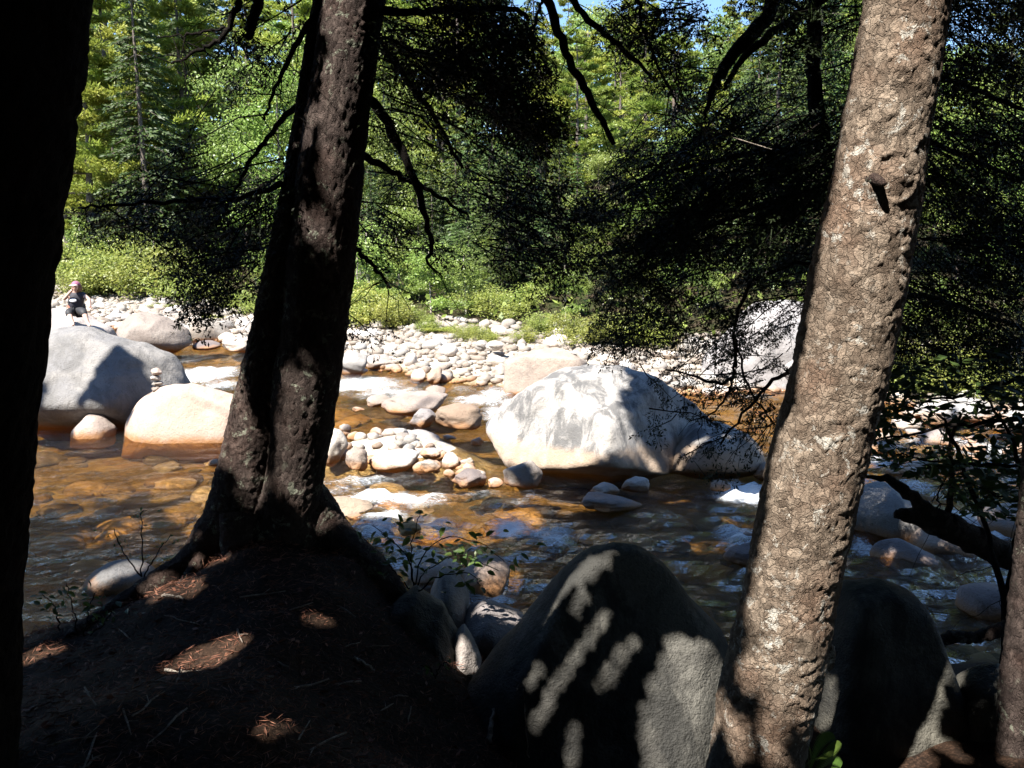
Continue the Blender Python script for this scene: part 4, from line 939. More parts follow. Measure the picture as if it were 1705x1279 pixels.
# E
LV = Leaves(); BR = Acc()
for rows, d in [([(1440, 380, 34), (1395, 300, 30), (1362, 200, 27), (1354, 90, 25), (1352, -40, 24)], 6.0), ([(1300, -20, 26), (1270, 35, 24), (1225, 85, 22), (1196, 130, 17), (1180, 170, 9), (1172, 200, 4)], 5.8), ([(1390, -15, 15), (1330, 25, 14), (1265, 70, 13), (1225, 115, 10), (1205, 150, 6)], 5.9),
                ([(1420, 450, 7), (1330, 440, 6), (1250, 470, 6), (1226, 530, 6), (1224, 590, 6), (1222, 625, 5), (1200, 640, 6), (1160, 628, 4), (1110, 616, 3)], 5.8), ([(1226, 600, 5), (1215, 650, 4), (1185, 690, 3), (1150, 700, 2)], 5.8), ([(1224, 560, 4), (1245, 640, 4), (1285, 700, 3), (1330, 740, 2)], 5.8),
                ([(1405, 560, 14), (1330, 610, 9), (1270, 650, 6), (1200, 740, 3)], 5.7), ([(1430, 280, 16), (1300, 250, 11), (1180, 270, 8), (1060, 300, 5)], 5.9), ([(1440, 300, 14), (1280, 340, 10), (1120, 400, 6), (1010, 420, 4)], 6.1), ([(1450, 200, 14), (1560, 240, 10), (1700, 300, 6)], 6.1), ([(1470, 100, 14), (1600, 140, 9), (1740, 200, 6)], 6.0), ([(1420, 480, 14), (1560, 500, 9), (1740, 560, 6)], 6.2), ([(1060, -20, 6), (1075, 60, 5), (1110, 140, 4), (1130, 180, 3)], 5.6)]:
    P = limb(BR, rows, d); twiglets(BR, P, 11, (.12, .45))
H1 = [[(1060, 330), (1100, 310), (1120, 350), (1080, 370)], [(1190, 360), (1250, 335), (1290, 360), (1230, 390)], [(1170, 440), (1220, 430), (1230, 470), (1170, 480)]]
bough_mass(LV, BR, [(1050, 200), (1180, 130), (1450, 150), (1420, 400), (1340, 560), (1230, 590), (1080, 600), (985, 570), (1000, 440), (955, 340)], 250, 5.2, 7.6, -1, (.8, 1.7), K=46, holes=H1)
bough_mass(LV, BR, [(1030, 230), (1420, 180), (1400, 480), (1030, 500)], 60, 5.4, 7.2, -1, (.8, 1.7), K=46)
bough_mass(LV, BR, [(1200, -30), (1460, -30), (1430, 170), (1290, 160), (1310, 60), (1230, 10)], 34, 5.4, 6.8, -1, spr=12)
bough_mass(LV, BR, [(1010, -20), (1150, -20), (1210, 60), (1215, 140), (1110, 160), (1020, 90)], 30, 5.4, 6.6, -1, spr=11)
bough_mass(LV, BR, [(1030, 560), (1330, 540), (1300, 620), (1240, 650), (1120, 690), (1050, 680), (1070, 630)], 12, 5.4, 6.4, -1, (.5, 1.0), spr=7, sl=(.12, .24))
bough_mass(LV, BR, [(1040, 630), (1300, 600), (1300, 800), (1190, 790), (1100, 770), (1060, 700)], 15, 5.3, 6.2, -1, (.4, .9), spr=6, sl=(.12, .24))
bough_mass(LV, BR, [(1500, -30), (1780, -30), (1780, 600), (1470, 590), (1510, 300)], 240, 5.0, 7.8, 1, (.8, 1.7), K=46)
bough_mass(LV, BR, [(1470, 350), (1780, 350), (1780, 640), (1450, 640)], 40, 5.5, 7.8, 1, (.8, 1.6), K=44)
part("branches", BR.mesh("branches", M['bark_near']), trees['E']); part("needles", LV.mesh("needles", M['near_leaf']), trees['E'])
for tw in pale_twigs:
    BR = Acc(); P = spline(pxpath([(*p_, 2.4 - i_ * .25) for i_, p_ in enumerate(tw)], 4.9), 22); BR.tube(P[:, :3], P[:, 3], 6)
    o = part("bare_twig", BR.mesh("bare_twig", M['deadwood']), trees['E']); o["label"] = "pale bare sunlit twig"

# beech sapling over the water at the lower right: leaves big enough to be told apart
t = tree('S', "broad leaved sapling reaching over the black log at the right", tuple(PY(1660, 1130, 5.0)), name="beech_sapling")
BR = Acc(); sap = []
for rows, d in [([(1668, 1150, 16), (1672, 1000, 13), (1640, 880, 9), (1600, 760, 7), (1560, 690, 4)], 5.0), ([(1672, 1000, 9), (1700, 850, 8), (1690, 740, 6), (1640, 660, 4)], 5.0), ([(1760, 690, 9), (1660, 700, 7), (1560, 715, 5), (1450, 735, 3)], 5.1), ([(1760, 760, 8), (1660, 775, 6), (1560, 770, 4), (1480, 750, 2)], 4.9), ([(1760, 620, 8), (1660, 640, 6), (1560, 665, 4), (1470, 650, 2)], 5.2), ([(1600, 760, 4), (1570, 800, 3), (1560, 850, 3)], 5.0), ([(1760, 840, 6), (1680, 830, 4), (1610, 800, 2)], 5.0)]:
    P = limb(BR, rows, d, 20, .02, 6); sap.append(P); twiglets(BR, P, 12, (.15, .45), .003, .1)
part("stem", BR.mesh("stem", M['bark_near']), t)
leafV = np.array([(0, 0, 0), (.28, .20, .03), (.62, .19, .02), (1, 0, -.06), (.62, -.19, .02), (.28, -.20, .03), (.3, 0, -.01), (.65, 0, -.02)], float)
leafF = np.array([(0, 1, 6), (0, 6, 5)]); leafQ = np.array([(1, 2, 7, 6), (6, 7, 4, 5)]); leafT2 = np.array([(2, 3, 7), (7, 3, 4)])
lm = []
for j in range(4):
    lm.append(mesh_np("leaf", leafV * [1, 1 + .15 * j, 1 + j] , [leafQ, np.vstack([leafF, leafT2])], M['sap_leaf'], False, {"tint": ('FACE', np.full(6, j / 3.0))}))
def put_leaf(t, me, p, d, nrm, L, name="leaf"):
    d = unit(d); s = unit(np.cross(nrm, d)); n = np.cross(d, s)
    o = bpy.data.objects.new(name, me); C.objects.link(o); o.parent = t
    mt = Matrix(((d[0], s[0], n[0], p[0]), (d[1], s[1], n[1], p[1]), (d[2], s[2], n[2], p[2]), (0, 0, 0, 1))) @ Matrix.Scale(L, 4)
    o.matrix_parent_inverse = Matrix.Translation(-Vector(t.location)); o.matrix_basis = mt
    return o
sp = [(1440, 610), (1780, 560), (1780, 870), (1620, 860), (1560, 800), (1430, 760)]
pts = sample_poly(sp, 4200); big_n = 0; LV = Leaves()
for j, u in enumerate(pts):
    dd = rng.uniform(4.7, 5.8); p = PY(u[0], u[1], dd)
    if vnoise(p[None] * [3.2, 3.2, 7], 77)[0] < -.08: continue
    d = np.array([rng.normal(), rng.normal(), -.2 + .25 * rng.normal()]); nr = unit(np.array([.35 * rng.normal(), .35 * rng.normal() - .2, 1]))
    L = rng.uniform(.06, .11)
    if big_n < 300: put_leaf(t, lm[j % 4], p, d, nr, L); big_n += 1
    else: LV.add(p[None], unit(d)[None], unit(np.cross(nr, d))[None], [L], [L * .45])
o = part("small_leaves", LV.mesh("small_leaves", M['sap_leaf']), t); o["kind"] = "stuff"

# leafy shrub by the rapids, weeds at the left
slm = [mesh_np("leaf", leafV * [1, 1 + .12 * j, 1 + j], [leafQ, np.vstack([leafF, leafT2])], M['shrub_leaf'], False, {"tint": ('FACE', np.full(6, j / 3.0))}) for j in range(4)]
def shrub(label, base, d, stems, nleaf, ls, name="shrub", spread=.12):
    t = tree(name + label, label, tuple(PY(*base, d)), cat="shrub", name=name)
    i_ = 0
    for rows in stems:
        BR = Acc(); P = limb(BR, [(x, y, 2.6 - 1.8 * j / len(rows)) for j, (x, y) in enumerate(rows)], d + rng.uniform(-.15, .15), 16, .01, 5)
        for q in range(nleaf):
            f = rng.uniform(.35, 1.0); p = P[int(f * 15), :3] + rng.normal(size=3) * spread * np.array([1, 1, .5])
            dv = np.array([rng.normal(), .6 * rng.normal(), -.25 + .3 * rng.normal()]); put_leaf(t, slm[i_ % 4], p, dv, unit(np.array([.4 * rng.normal(), -.3 + .4 * rng.normal(), 1])), rng.uniform(*ls)); i_ += 1
        part("stem", BR.mesh("stem", M['bark_near']), t)
    return t
shrub("small leafy shrub over the rapids right of the double trunk roots", (690, 985), 4.75, [[(690, 985), (700, 930), (740, 895), (800, 905), (840, 935)], [(690, 985), (680, 930), (650, 900), (620, 875)], [(690, 985), (710, 950), (770, 925), (830, 950)], [(690, 985), (685, 930), (690, 890), (700, 850)], [(695, 985), (730, 960), (780, 955), (800, 975)], [(690, 985), (655, 950), (640, 930)]], 24, (.042, .08), spread=.10)
shrub("low green weed at the left between the black trunk and the grey rock", (120, 1050), 4.2, [[(130, 1060), (120, 1010), (110, 970)], [(140, 1060), (150, 1010), (160, 985)], [(150, 1060), (180, 1030), (190, 1010)], [(100, 1050), (90, 1010), (70, 990)]], 18, (.025, .055), name="weed", spread=.06)
shrub("thin weed stem rising before the brown water at the left", (235, 960), 5.2, [[(236, 960), (238, 900), (234, 855), (245, 850)], [(236, 960), (205, 920), (190, 880)], [(240, 960), (262, 920), (285, 890)]], 14, (.02, .04), name="weed", spread=.04)
shrub("small weed growing at the edge of the dark foreground boulder", (725, 1130), 4.0, [[(725, 1130), (732, 1110), (748, 1100)], [(725, 1130), (715, 1112), (700, 1108)]], 7, (.015, .035), name="weed", spread=.03)
# fern at the bottom
t = tree('fern', "bright green fern at the foot of the leaning flaky trunk", tuple(PY(1350, 1300, 3.3)), cat="fern", name="fern")
for (x0, y0), (x1, y1) in [((1345, 1300), (1392, 1232)), ((1330, 1300), (1380, 1262)), ((1350, 1300), (1340, 1225)), ((1345, 1310), (1400, 1280)), ((1335, 1300), (1325, 1250))]:
    a, b = PY(x0, y0, 3.35), PY(x1, y1, 3.15 + rng.uniform(-.08, .12)); LV = Leaves(); n = 26; f = np.repeat(np.linspace(.12, .98, n), 2); ax = unit(b - a)
    sd_ = unit(np.cross(ax, np.array([0, -.5, 1.0]))); sg = np.tile([-1.0, 1.0], n); p = a + (b - a) * f[:, None]; p[:, 2] += .05 * np.sin(f * 3.14)
    Lf = .062 * np.sin(np.clip(f, .1, 1) * 2.7) ** .8
    LV.add(p, unit(sd_ * sg[:, None] + ax * .45), np.repeat(ax[None], 2 * n, 0), Lf, np.full(2 * n, .014)); LV.add(a[None], ax[None], sd_[None], [np.linalg.norm(b - a)], [.006])
    part("frond", LV.mesh("frond", M['fern_leaf']), t)
    for q in p[::8]: open_at(q, .04)

# fallen logs and sticks
def log_(label, rows, d, mat, name="fallen_log", extra=(), cat="log", seg=14, n=40):
    t = tree(name + label, label, tuple(PY(rows[len(rows) // 2][0], rows[len(rows) // 2][1], d)), cat=cat, name=name)
    A_ = Acc(); P = limb(A_, rows, d, n, .012, seg); part("trunk" if cat == "log" else "shaft", A_.mesh("trunk", mat), t)
    for ex in extra: A_ = Acc(); limb(A_, ex, d, 16, .01, 8); part("branch", A_.mesh("branch", mat), t)
    return t
log_("black broken log slanting over the water at the right", [(1490, 855, 14), (1530, 862, 30), (1565, 872, 46), (1620, 898, 44), (1680, 925, 46), (1760, 945, 52)], 5.3, M['log'], extra=[[(1562, 868, 34), (1530, 838, 24), (1500, 812, 20), (1475, 798, 12), (1440, 794, 5)], [(1575, 870, 12), (1585, 800, 9), (1582, 740, 7), (1600, 690, 4)]])
log_("bleached pole crossing above the black log at the right edge", [(1600, 800, 7), (1650, 808, 10), (1700, 824, 12), (1770, 850, 13)], 7.0, M['deadwood'])
log_("knobbly low branch over shaded water beside the rim trunk", [(1545, 1085, 10), (1580, 1062, 20), (1625, 1060, 20), (1680, 1045, 24), (1740, 1030, 26)], 4.9, M['bark_b'])
def gz(px, py):
    p, o = hit(px, py); return p
for j, (a, b, r, lb) in enumerate([((275, 1120), (455, 1131), .008, "long straight dead stick on the needle litter"), ((235, 1022), (335, 1042), .005, "thin dead twig on the ground under the double trunk"), ((45, 1188), (98, 1170), .007, "curved pale stick at the lower left"), ((590, 1100), (625, 1122), .012, "short broken stick under the double trunk"), ((270, 995), (305, 1000), .009, "pale chip of wood beside the lit needles"), ((815, 1240), (822, 1185), .016, "pale upright splinter against the dark foreground boulder"), ((880, 1265), (872, 1150), .004, "thin grass stalk before the dark foreground boulder")]):
    pa, pb = gz(*a), gz(*b)
    if pa is None or pb is None: continue
    A_ = Acc(); q = spline([pa, (pa + pb) / 2 + [0, 0, .012], pb], 12); q[:, 2] += r * .8; A_.tube(q + rng.normal(size=q.shape) * .003, np.linspace(r, r * .6, 12), 7)
    o = obj("stick", A_.mesh("stick", M['deadwood'])); tag(o, lb, "stick")
for j in range(26):
    u = sample_poly([(60, 1180), (260, 1000), (400, 960), (560, 1000), (740, 1100), (760, 1279), (60, 1279)], 1)[0]; p = gz(u[0], u[1])
    if p is None or p[1] > 5.5: continue
    a_ = rng.uniform(0, 6.28); L = rng.uniform(.04, .16); A_ = Acc(); dv = np.array([math.cos(a_), math.sin(a_), 0]); A_.tube(np.array([p + dv * L * f + np.array([0, 0, .008 + .006 * math.sin(f * 5 + j)]) for f in (-1, -.4, .2, 1)]), [.004, .0045, .004, .002], 5)
    if j % 2: A_.tube(np.array([p + [0, 0, .01], p + [0, 0, .014] + .5 * L * np.array([math.cos(a_ + .8), math.sin(a_ + .8), .1])]), [.003, .0015], 5)
    o = obj("twig", A_.mesh("twig", M['deadwood'])); tag(o, "short dry twig lying on the dark needle litter under the double trunk", "twig", "twigs on the needle litter")
# needle litter
px = rng.uniform(0, 800, 30000); py = rng.uniform(900, 1279, 30000); pts = []
xs = rng.uniform(-3.2, .8, 26000); ys = rng.uniform(1.6, 5.2, 26000); zs = hgt(xs, ys)
d = unit(np.stack([rng.normal(size=26000), rng.normal(size=26000), .25 * rng.normal(size=26000)], 1)); LV = Leaves()
LV.add(np.stack([xs, ys, zs + .006 + .012 * rng.random(26000)], 1), d, perp(d), rng.uniform(.03, .075, 26000), rng.uniform(.002, .005, 26000))
LV.add(np.stack([xs, ys, zs + .008], 1)[:900], d[:900] * [1, 1, .3], perp(d[:900]), rng.uniform(.03, .06, 900), rng.uniform(.012, .025, 900))
tag(obj("needle_litter", LV.mesh("needle_litter", M['needle'])), "reddish brown fallen needles on the ground under the double trunk", "litter", kind="stuff")

# ------------------------------------------------------------------ the closed canopy of the near bank (unseen; leaf cards added to shape the shade)
back = [(-9.5, 5.2), (-7.6, -3.2), (-11.5, -4.5), (0.5, -6.0), (4.5, -3.0), (-13.5, 1.5), (-5.5, -9.0), (7.5, -.5), (-2.5, -12.0)]
for j, (x, y) in enumerate(back):
    z0 = float(hgt(x, y)); t = tree('K%d' % j, "tall shade hemlock standing on the near bank out of the picture", (x, y, z0 - .1), group="hemlocks behind the camera")
    A_ = Acc(); hgt_ = rng.uniform(15, 18); P = np.array([[x + .3 * math.sin(z_ * .3 + j), y + .2 * math.cos(z_ * .25), z0 - .3 + z_] for z_ in np.linspace(0, hgt_, 24)]); A_.tube(P, np.linspace(.26, .04, 24), 12)
    for q in range(22):
        zq = rng.uniform(4, 14); a_ = rng.uniform(0, 6.28); L = rng.uniform(1.5, 3.2); i = int(zq / hgt_ * 23); dv = np.array([math.cos(a_), math.sin(a_), -.05])
        A_.tube(np.array([P[i] + dv * L * f + [0, 0, -.12 * L * f * f] for f in np.linspace(0, 1, 6)]), np.linspace(.04, .01, 6), 5)
    part("trunk", A_.mesh("trunk", M['bark_near']), t)
tx = np.array([[trees[kk].location.x, trees[kk].location.y] for kk in ['A', 'B', 'C', 'D', 'E'] + ['K%d' % j for j in range(len(back))]]); tk = ['A', 'B', 'C', 'D', 'E'] + ['K%d' % j for j in range(len(back))]
def canopy(n, zlo, zhi, clump):
    z = rng.uniform(zlo, zhi, n); gx_ = rng.uniform(-10, 11, n); gy_ = rng.uniform(-7, 14, n)
    lim = np.interp(gx_, [-10, -5, -2, 0, 3, 6, 11], [8.0, 8.2, 8.6, 9.6, 10.6, 11, 9.5])
    ok = gy_ < lim
    ok |= (gy_ < lim + 3.5) & (vnoise(p3(gx_ * .9, gy_ * .9), 91) > .22 + .14 * (gy_ - lim))
    t_ = (z - 1.0) / -SUN[2]; p = np.stack([gx_ - SUN[0] * t_, gy_ - SUN[1] * t_, z], 1)
    ok &= vnoise(p * [1.1, 1.1, 2.4], 92) > clump
    return p[ok]
CP = canopy(360000, 3.6, 13.0, -.5); _a, _b, _f = proj(CP); CP = CP[((_b < -140) & (CP[:, 1] > .5)) | (CP[:, 1] < -.3)]; CP = CP[(CP[:, 2] > 6.2) | (rng.random(len(CP)) < .9)]
# clusters that shade the rocks out in the river
sp_ = np.array(shade_pts); rep = np.repeat(sp_, 5, 0); h_ = rng.uniform(7.5, 12.5, len(rep)); t_ = (h_ - rep[:, 2]) / -SUN[2]
q = rep - SUN[None] * t_[:, None] + rng.normal(size=rep.shape) * .07
CP = np.vstack([CP, q])
# unseen lower foliage added behind and beside the camera to block sky light
n = 60000; a_ = rng.uniform(math.radians(150), math.radians(390), n); r_ = rng.uniform(6, 11, n); p = np.stack([r_ * np.cos(a_), r_ * np.sin(a_) + 1, rng.uniform(2.4, 8.5, n)], 1)
p = p[~((p[:, 1] > 1.0) & (abs(p[:, 0]) < 8)) & (vnoise(p * [.9, .9, 1.8], 95) > -.2)]
CP = np.vstack([CP, p])
cd_ = unit(rng.normal(size=CP.shape) * [1, 1, .45]); cs_ = perp(cd_); cl_ = rng.uniform(.20, .32, len(CP)); cw_ = rng.uniform(.13, .21, len(CP))
CP = CP - cd_ * cl_[:, None] * .45; blk = np.zeros(len(CP), bool)
gap0 = gap; gd = gap.copy()
for k_ in range(3):
    gd = gd | np.roll(gd, 1, 0) | np.roll(gd, -1, 0) | np.roll(gd, 1, 1) | np.roll(gd, -1, 1)
gap = gd
for f_, g_ in ((.12, 0), (.45, .32), (.45, -.32), (.85, 0), (.45, 0)): blk |= gapped(CP + cd_ * (cl_ * f_)[:, None] + cs_ * (cw_ * g_)[:, None])
gap = gap0
rp = np.repeat(np.nonzero(blk)[0], 9); sm = CP[rp] + cd_[rp] * (cl_[rp] * rng.uniform(0, 1, len(rp)))[:, None] + cs_[rp] * (cw_[rp] * rng.uniform(-.4, .4, len(rp)))[:, None]
sd2 = unit(cd_[rp] + .5 * rng.normal(size=sm.shape)); sl2 = rng.uniform(.06, .10, len(rp)); ok = ~(gapped(sm) | gapped(sm + sd2 * (sl2 * .8)[:, None]))
CP = np.vstack([CP[~blk], sm[ok]]); cd_ = np.vstack([cd_[~blk], sd2[ok]]); cs_ = np.vstack([cs_[~blk], perp(sd2[ok])]); cl_ = np.concatenate([cl_[~blk], sl2[ok]]); cw_ = np.concatenate([cw_[~blk], sl2[ok] * .6])
if 'DIAG' in globals():
    cov = np.zeros((GN, GN)); cc = CP + cd_ * (cl_ * .45)[:, None]; a_, b_ = sunplane(cc)
    np.add.at(cov, (((b_ / GS) + GN / 2).astype(int), ((a_ / GS) + GN / 2).astype(int)), cl_ * cw_ * .5 * .6 / GS ** 2)
    np.savez('/tmp/diag.npz', cov=cov, gap=gap)
lp = np.repeat(np.array(low_pts), 4, 0); lp = lp - SUN[None] * rng.uniform(4.0, 7.0, len(lp))[:, None] + rng.normal(size=lp.shape) * .03  # added leaf layer up the sun rays, out of view, darkening boulders and mound
ld = unit(rng.normal(size=lp.shape) * [1, 1, .5]); ls = rng.uniform(.07, .11, len(lp)); lk = ~(gapped(lp) | gapped(lp - ld * (ls * .3)[:, None]) | gapped(lp + ld * (ls * .3)[:, None]))
CP = np.vstack([CP, (lp - ld * (ls * .45)[:, None])[lk]]); cd_ = np.vstack([cd_, ld[lk]]); cs_ = np.vstack([cs_, perp(ld[lk])]); cl_ = np.concatenate([cl_, ls[lk]]); cw_ = np.concatenate([cw_, ls[lk] * .7])
_a, _b, _f = proj(CP); _in = (CP[:, 1] > .2) & (_b > -90) & (_a > -120) & (_a < 1825); CP, cd_, cs_, cl_, cw_ = CP[~_in], cd_[~_in], cs_[~_in], cl_[~_in], cw_[~_in]
own = np.argmin(((CP[:, None, :2] - tx[None]) ** 2).sum(2), 1)
for j, kk in enumerate(tk):
    w_ = own == j
    if not w_.any(): continue
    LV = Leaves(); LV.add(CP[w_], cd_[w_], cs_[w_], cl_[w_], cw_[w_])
    part("crown", LV.mesh("crown", M['near_leaf']), trees[kk])  # unseen cards arranged for the shade, handed to the nearest tree

# ------------------------------------------------------------------ far bank: bushes, saplings, forest
def far_pine(seed, h=18.0):
    r = np.random.default_rng(seed); A_ = Acc(); z = np.linspace(0, h, 14); w = np.cumsum(r.normal(size=(14, 2)) * .07, 0); P = np.stack([w[:, 0], w[:, 1], z - .4], 1); A_.tube(P, np.linspace(.24, .03, 14), 8); pos = []; dr = []
    zz = h * .16
    while zz < h:
        f = zz / h; L0 = 4.2 * (1 - f) ** .65 * (.6 + .4 * min(1, f * 3))
        for q in range(r.integers(3, 6)):
            a = r.uniform(0, 6.28); L = L0 * r.uniform(.55, 1.15) + .3; i = min(12, int(f * 13)); s = P[i] * (1 - (f * 13 - i)) + P[i + 1] * (f * 13 - i); dv = np.array([math.cos(a), math.sin(a), r.uniform(-.05, .2)])
            path = np.array([s + dv * L * g_ + [0, 0, .10 * L * g_ * g_] for g_ in np.linspace(0, 1, 5)]); A_.tube(path, np.linspace(.035 * (1 - f) + .012, .006, 5), 4)
            if f < .22 and r.random() < .5: continue
            hz = np.array([-math.sin(a), math.cos(a), 0]); n = int(95 + 95 * L)
            g_ = r.uniform(.42, 1.05, n); w = (.18 + .16 * L) * np.sqrt(np.clip(1 - ((g_ - .75) / .36) ** 2, .05, 1)); o = r.uniform(-1, 1, n) * w
            # tufts gathered along finger twigs
            o = np.round(o / .16) * .16 + r.normal(size=n) * .03
            c = s + dv * (L * g_)[:, None] + hz * o[:, None]; c[:, 2] += .10 * L * g_ ** 2 - .12 * abs(o) + r.normal(size=n) * .05
            pos.append(c); dr.append(unit(dv * .7 + hz * np.sign(o)[:, None] * .5 + np.array([0, 0, .45]) + .45 * r.normal(size=(n, 3))))
        zz += r.uniform(.75, 1.25) * (1.1 - .45 * f)
    return A_, np.vstack(pos), np.vstack(dr), .27, .085
def far_hem(seed, h=16.0):
    r = np.random.default_rng(seed); A_ = Acc(); z = np.linspace(0, h, 12); P = np.stack([0 * z, 0 * z, z - .4], 1); A_.tube(P, np.linspace(.22, .02, 12), 8); pos = []; dr = []
    for zz in np.arange(h * .08, h, .42):
        f = zz / h; L0 = 3.2 * (1 - f) ** .8
        for q in range(6):
            a = r.uniform(0, 6.28); L = L0 * r.uniform(.6, 1.1) + .15; s = np.array([0, 0, zz]); dv = np.array([math.cos(a), math.sin(a), -.1]); A_.tube(np.array([s + dv * L * g_ + [0, 0, -.2 * L * g_ * g_] for g_ in (0, .5, 1)]), [.025, .015, .005], 4)
            n = int(L * 26) + 8; g_ = r.uniform(.15, 1.0, n); sd_ = r.normal(size=n) * .22 * L * (1 - g_ * .6); hz = np.array([-math.sin(a), math.cos(a), 0]); c = s + dv * (L * g_)[:, None] + hz * sd_[:, None]; c[:, 2] -= .2 * L * g_ ** 2 + .1 * abs(sd_); pos.append(c + r.normal(size=(n, 3)) * .04); dr.append(unit(dv + hz * np.sign(sd_)[:, None] * .7 + .3 * r.normal(size=(n, 3)) + [0, 0, -.2]))
    return A_, np.vstack(pos), np.vstack(dr), .26, .10
def far_broad(seed, h=12.0, rad=2.6, nl=11000, low=.3, tr=.14, limbs=11, ll=.15):
    r = np.random.default_rng(seed); A_ = Acc(); z = np.linspace(0, h * .8, 9); w = np.cumsum(r.normal(size=(9, 2)) * .04 * h / 9, 0); P = np.stack([w[:, 0], w[:, 1], z - .3], 1); A_.tube(P, np.linspace(tr, .02, 9), 7); cs = []
    for q in range(limbs):
        f = r.uniform(low, .95); i = int(f * 8); a = r.uniform(0, 6.28); L = rad * r.uniform(.5, 1.1) * (1.15 - .5 * f); dv = np.array([math.cos(a), math.sin(a), r.uniform(.1, .7)]); path = np.array([P[i] + dv * L * g_ for g_ in (0, .5, 1)]) + r.normal(size=(3, 3)) * .06; A_.tube(path, [tr * .35, tr * .2, .008], 5)
        for g_ in r.uniform(.35, 1.15, 7): cs.append(P[i] + dv * L * g_ + r.normal(size=3) * .3 * rad / 2.6)
    cs = np.array(cs + [P[-1] + r.normal(size=3) * .35 for _ in range(8)]); i = r.integers(0, len(cs), nl); o = r.normal(size=(nl, 3)) * [.42, .42, .2] * (rad / 2.6); return A_, cs[i] + o, unit(r.normal(size=(nl, 3)) + [0, 0, -.25] + .6 * unit(o)), ll, ll * .62
def far_bush(seed, rad=1.3, h=1.7, nl=4200, ll=.11):
    r = np.random.default_rng(seed); A_ = Acc(); cs = []
    for q in range(26):
        a = r.uniform(0, 6.28); L = rad * r.uniform(.3, 1.0); tip = np.array([math.cos(a) * L, math.sin(a) * L, h * r.uniform(.45, 1.0) * (1 - .4 * (L / rad) ** 2)]); A_.tube(np.array([[0, 0, -.1], tip * [.4, .4, .6], tip]), [.018, .012, .004], 4)
        for g_ in (.5, .75, .95, 1.05): cs.append(tip * g_ + r.normal(size=3) * .1)
    cs = np.array(cs); i = r.integers(0, len(cs), nl); o = r.normal(size=(nl, 3)) * [.2, .2, .11] * rad / 1.3; return A_, cs[i] + o, unit(r.normal(size=(nl, 3)) * [1, 1, .6] + .7 * unit(o)), ll, ll * .5
rg = rng
def proto(nm, fn, leaf, wood, seed, **kw):
    A_, p, d, L, W = fn(seed, **kw); n = len(p); LV = Leaves()
    upv = unit(np.array([-.3, -.75, .75]) + .5 * rng.normal(size=(n, 3))); LV.add(p, d, unit(np.cross(upv, d)), rng.uniform(.7, 1.3, n) * L, rng.uniform(.7, 1.3, n) * W, np.clip(.5 + .5 * fbm(p * .9, seed, 2) + .25 * rng.normal(size=n), 0, 1))
    return A_.mesh("trunk", M[wood]), LV.mesh("crown", M[leaf])
PR = {}
for s_ in range(3): PR['pine', s_] = proto('pine', far_pine, 'pine_leaf', 'bark_far', 100 + s_)
for s_ in range(2): PR['hem', s_] = proto('hem', far_hem, 'hem_leaf', 'bark_far', 110 + s_)
for s_ in range(3): PR['broad', s_] = proto('broad', far_broad, 'broad_leaf', 'bark_far', 120 + s_)
for s_ in range(2): PR['sap', s_] = proto('sap', far_broad, 'broad_leaf', 'birch', 130 + s_, h=5.0, rad=1.3, nl=3000, low=.25, tr=.045, limbs=9, ll=.12)
for s_ in range(3): PR['bush', s_] = proto('bush', far_bush, 'bush_leaf', 'bark_far', 140 + s_)
NAMES = {'pine': ("white_pine", "tree", "pale green white pine in the wood across the river", "pines of the far wood"), 'hem': ("far_hemlock", "tree", "dark green hemlock in the wood across the river", "hemlocks of the far wood"), 'broad': ("broadleaf_tree", "tree", "bright leafy tree in the wood across the river", "broadleaf trees of the far wood"), 'sap': ("pale_sapling", "sapling", "pale stemmed leafy sapling at the edge of the far wood", "saplings at the edge of the far wood"), 'bush': ("bush", "bush", "yellow green bush along the back of the gravel bank", "bushes behind the gravel bank")}
cnt = {}
def plant(kind, x, y, s, label=None, sz=None):
    j = cnt.get(kind, 0); cnt[kind] = j + 1; nv = sum(1 for q in PR if q[0] == kind); tm, cm = PR[kind, j % nv]; nm, cat, lb, gr = NAMES[kind]
    t = empty(nm, (x, y, float(hgt(x, y)) - .05)); t.rotation_euler = (0, 0, rng.uniform(-.7, .7)); t.scale = (s, s, s if sz is None else sz)
    tag(t, label or lb, cat, None if label else gr)
    obj("trunk" if kind not in ('bush',) else "stems", tm, t); obj("crown" if kind != 'bush' else "leaves", cm, t); return t
hand = []
def px_plant(kind, px, d, top, label=None, wide=1.0, H={'pine': 18.0, 'hem': 16.0, 'broad': 11.5, 'sap': 5.2, 'bush': 1.75}):
    p = PY(px, 400, d); z0 = float(hgt(p[0], d)); s = (PY(px, top, d)[2] - z0) / H[kind]; t = plant(kind, p[0], d, max(.3, s * wide), label, max(.3, s)); hand.append((px, kind, t, label is None)); return t
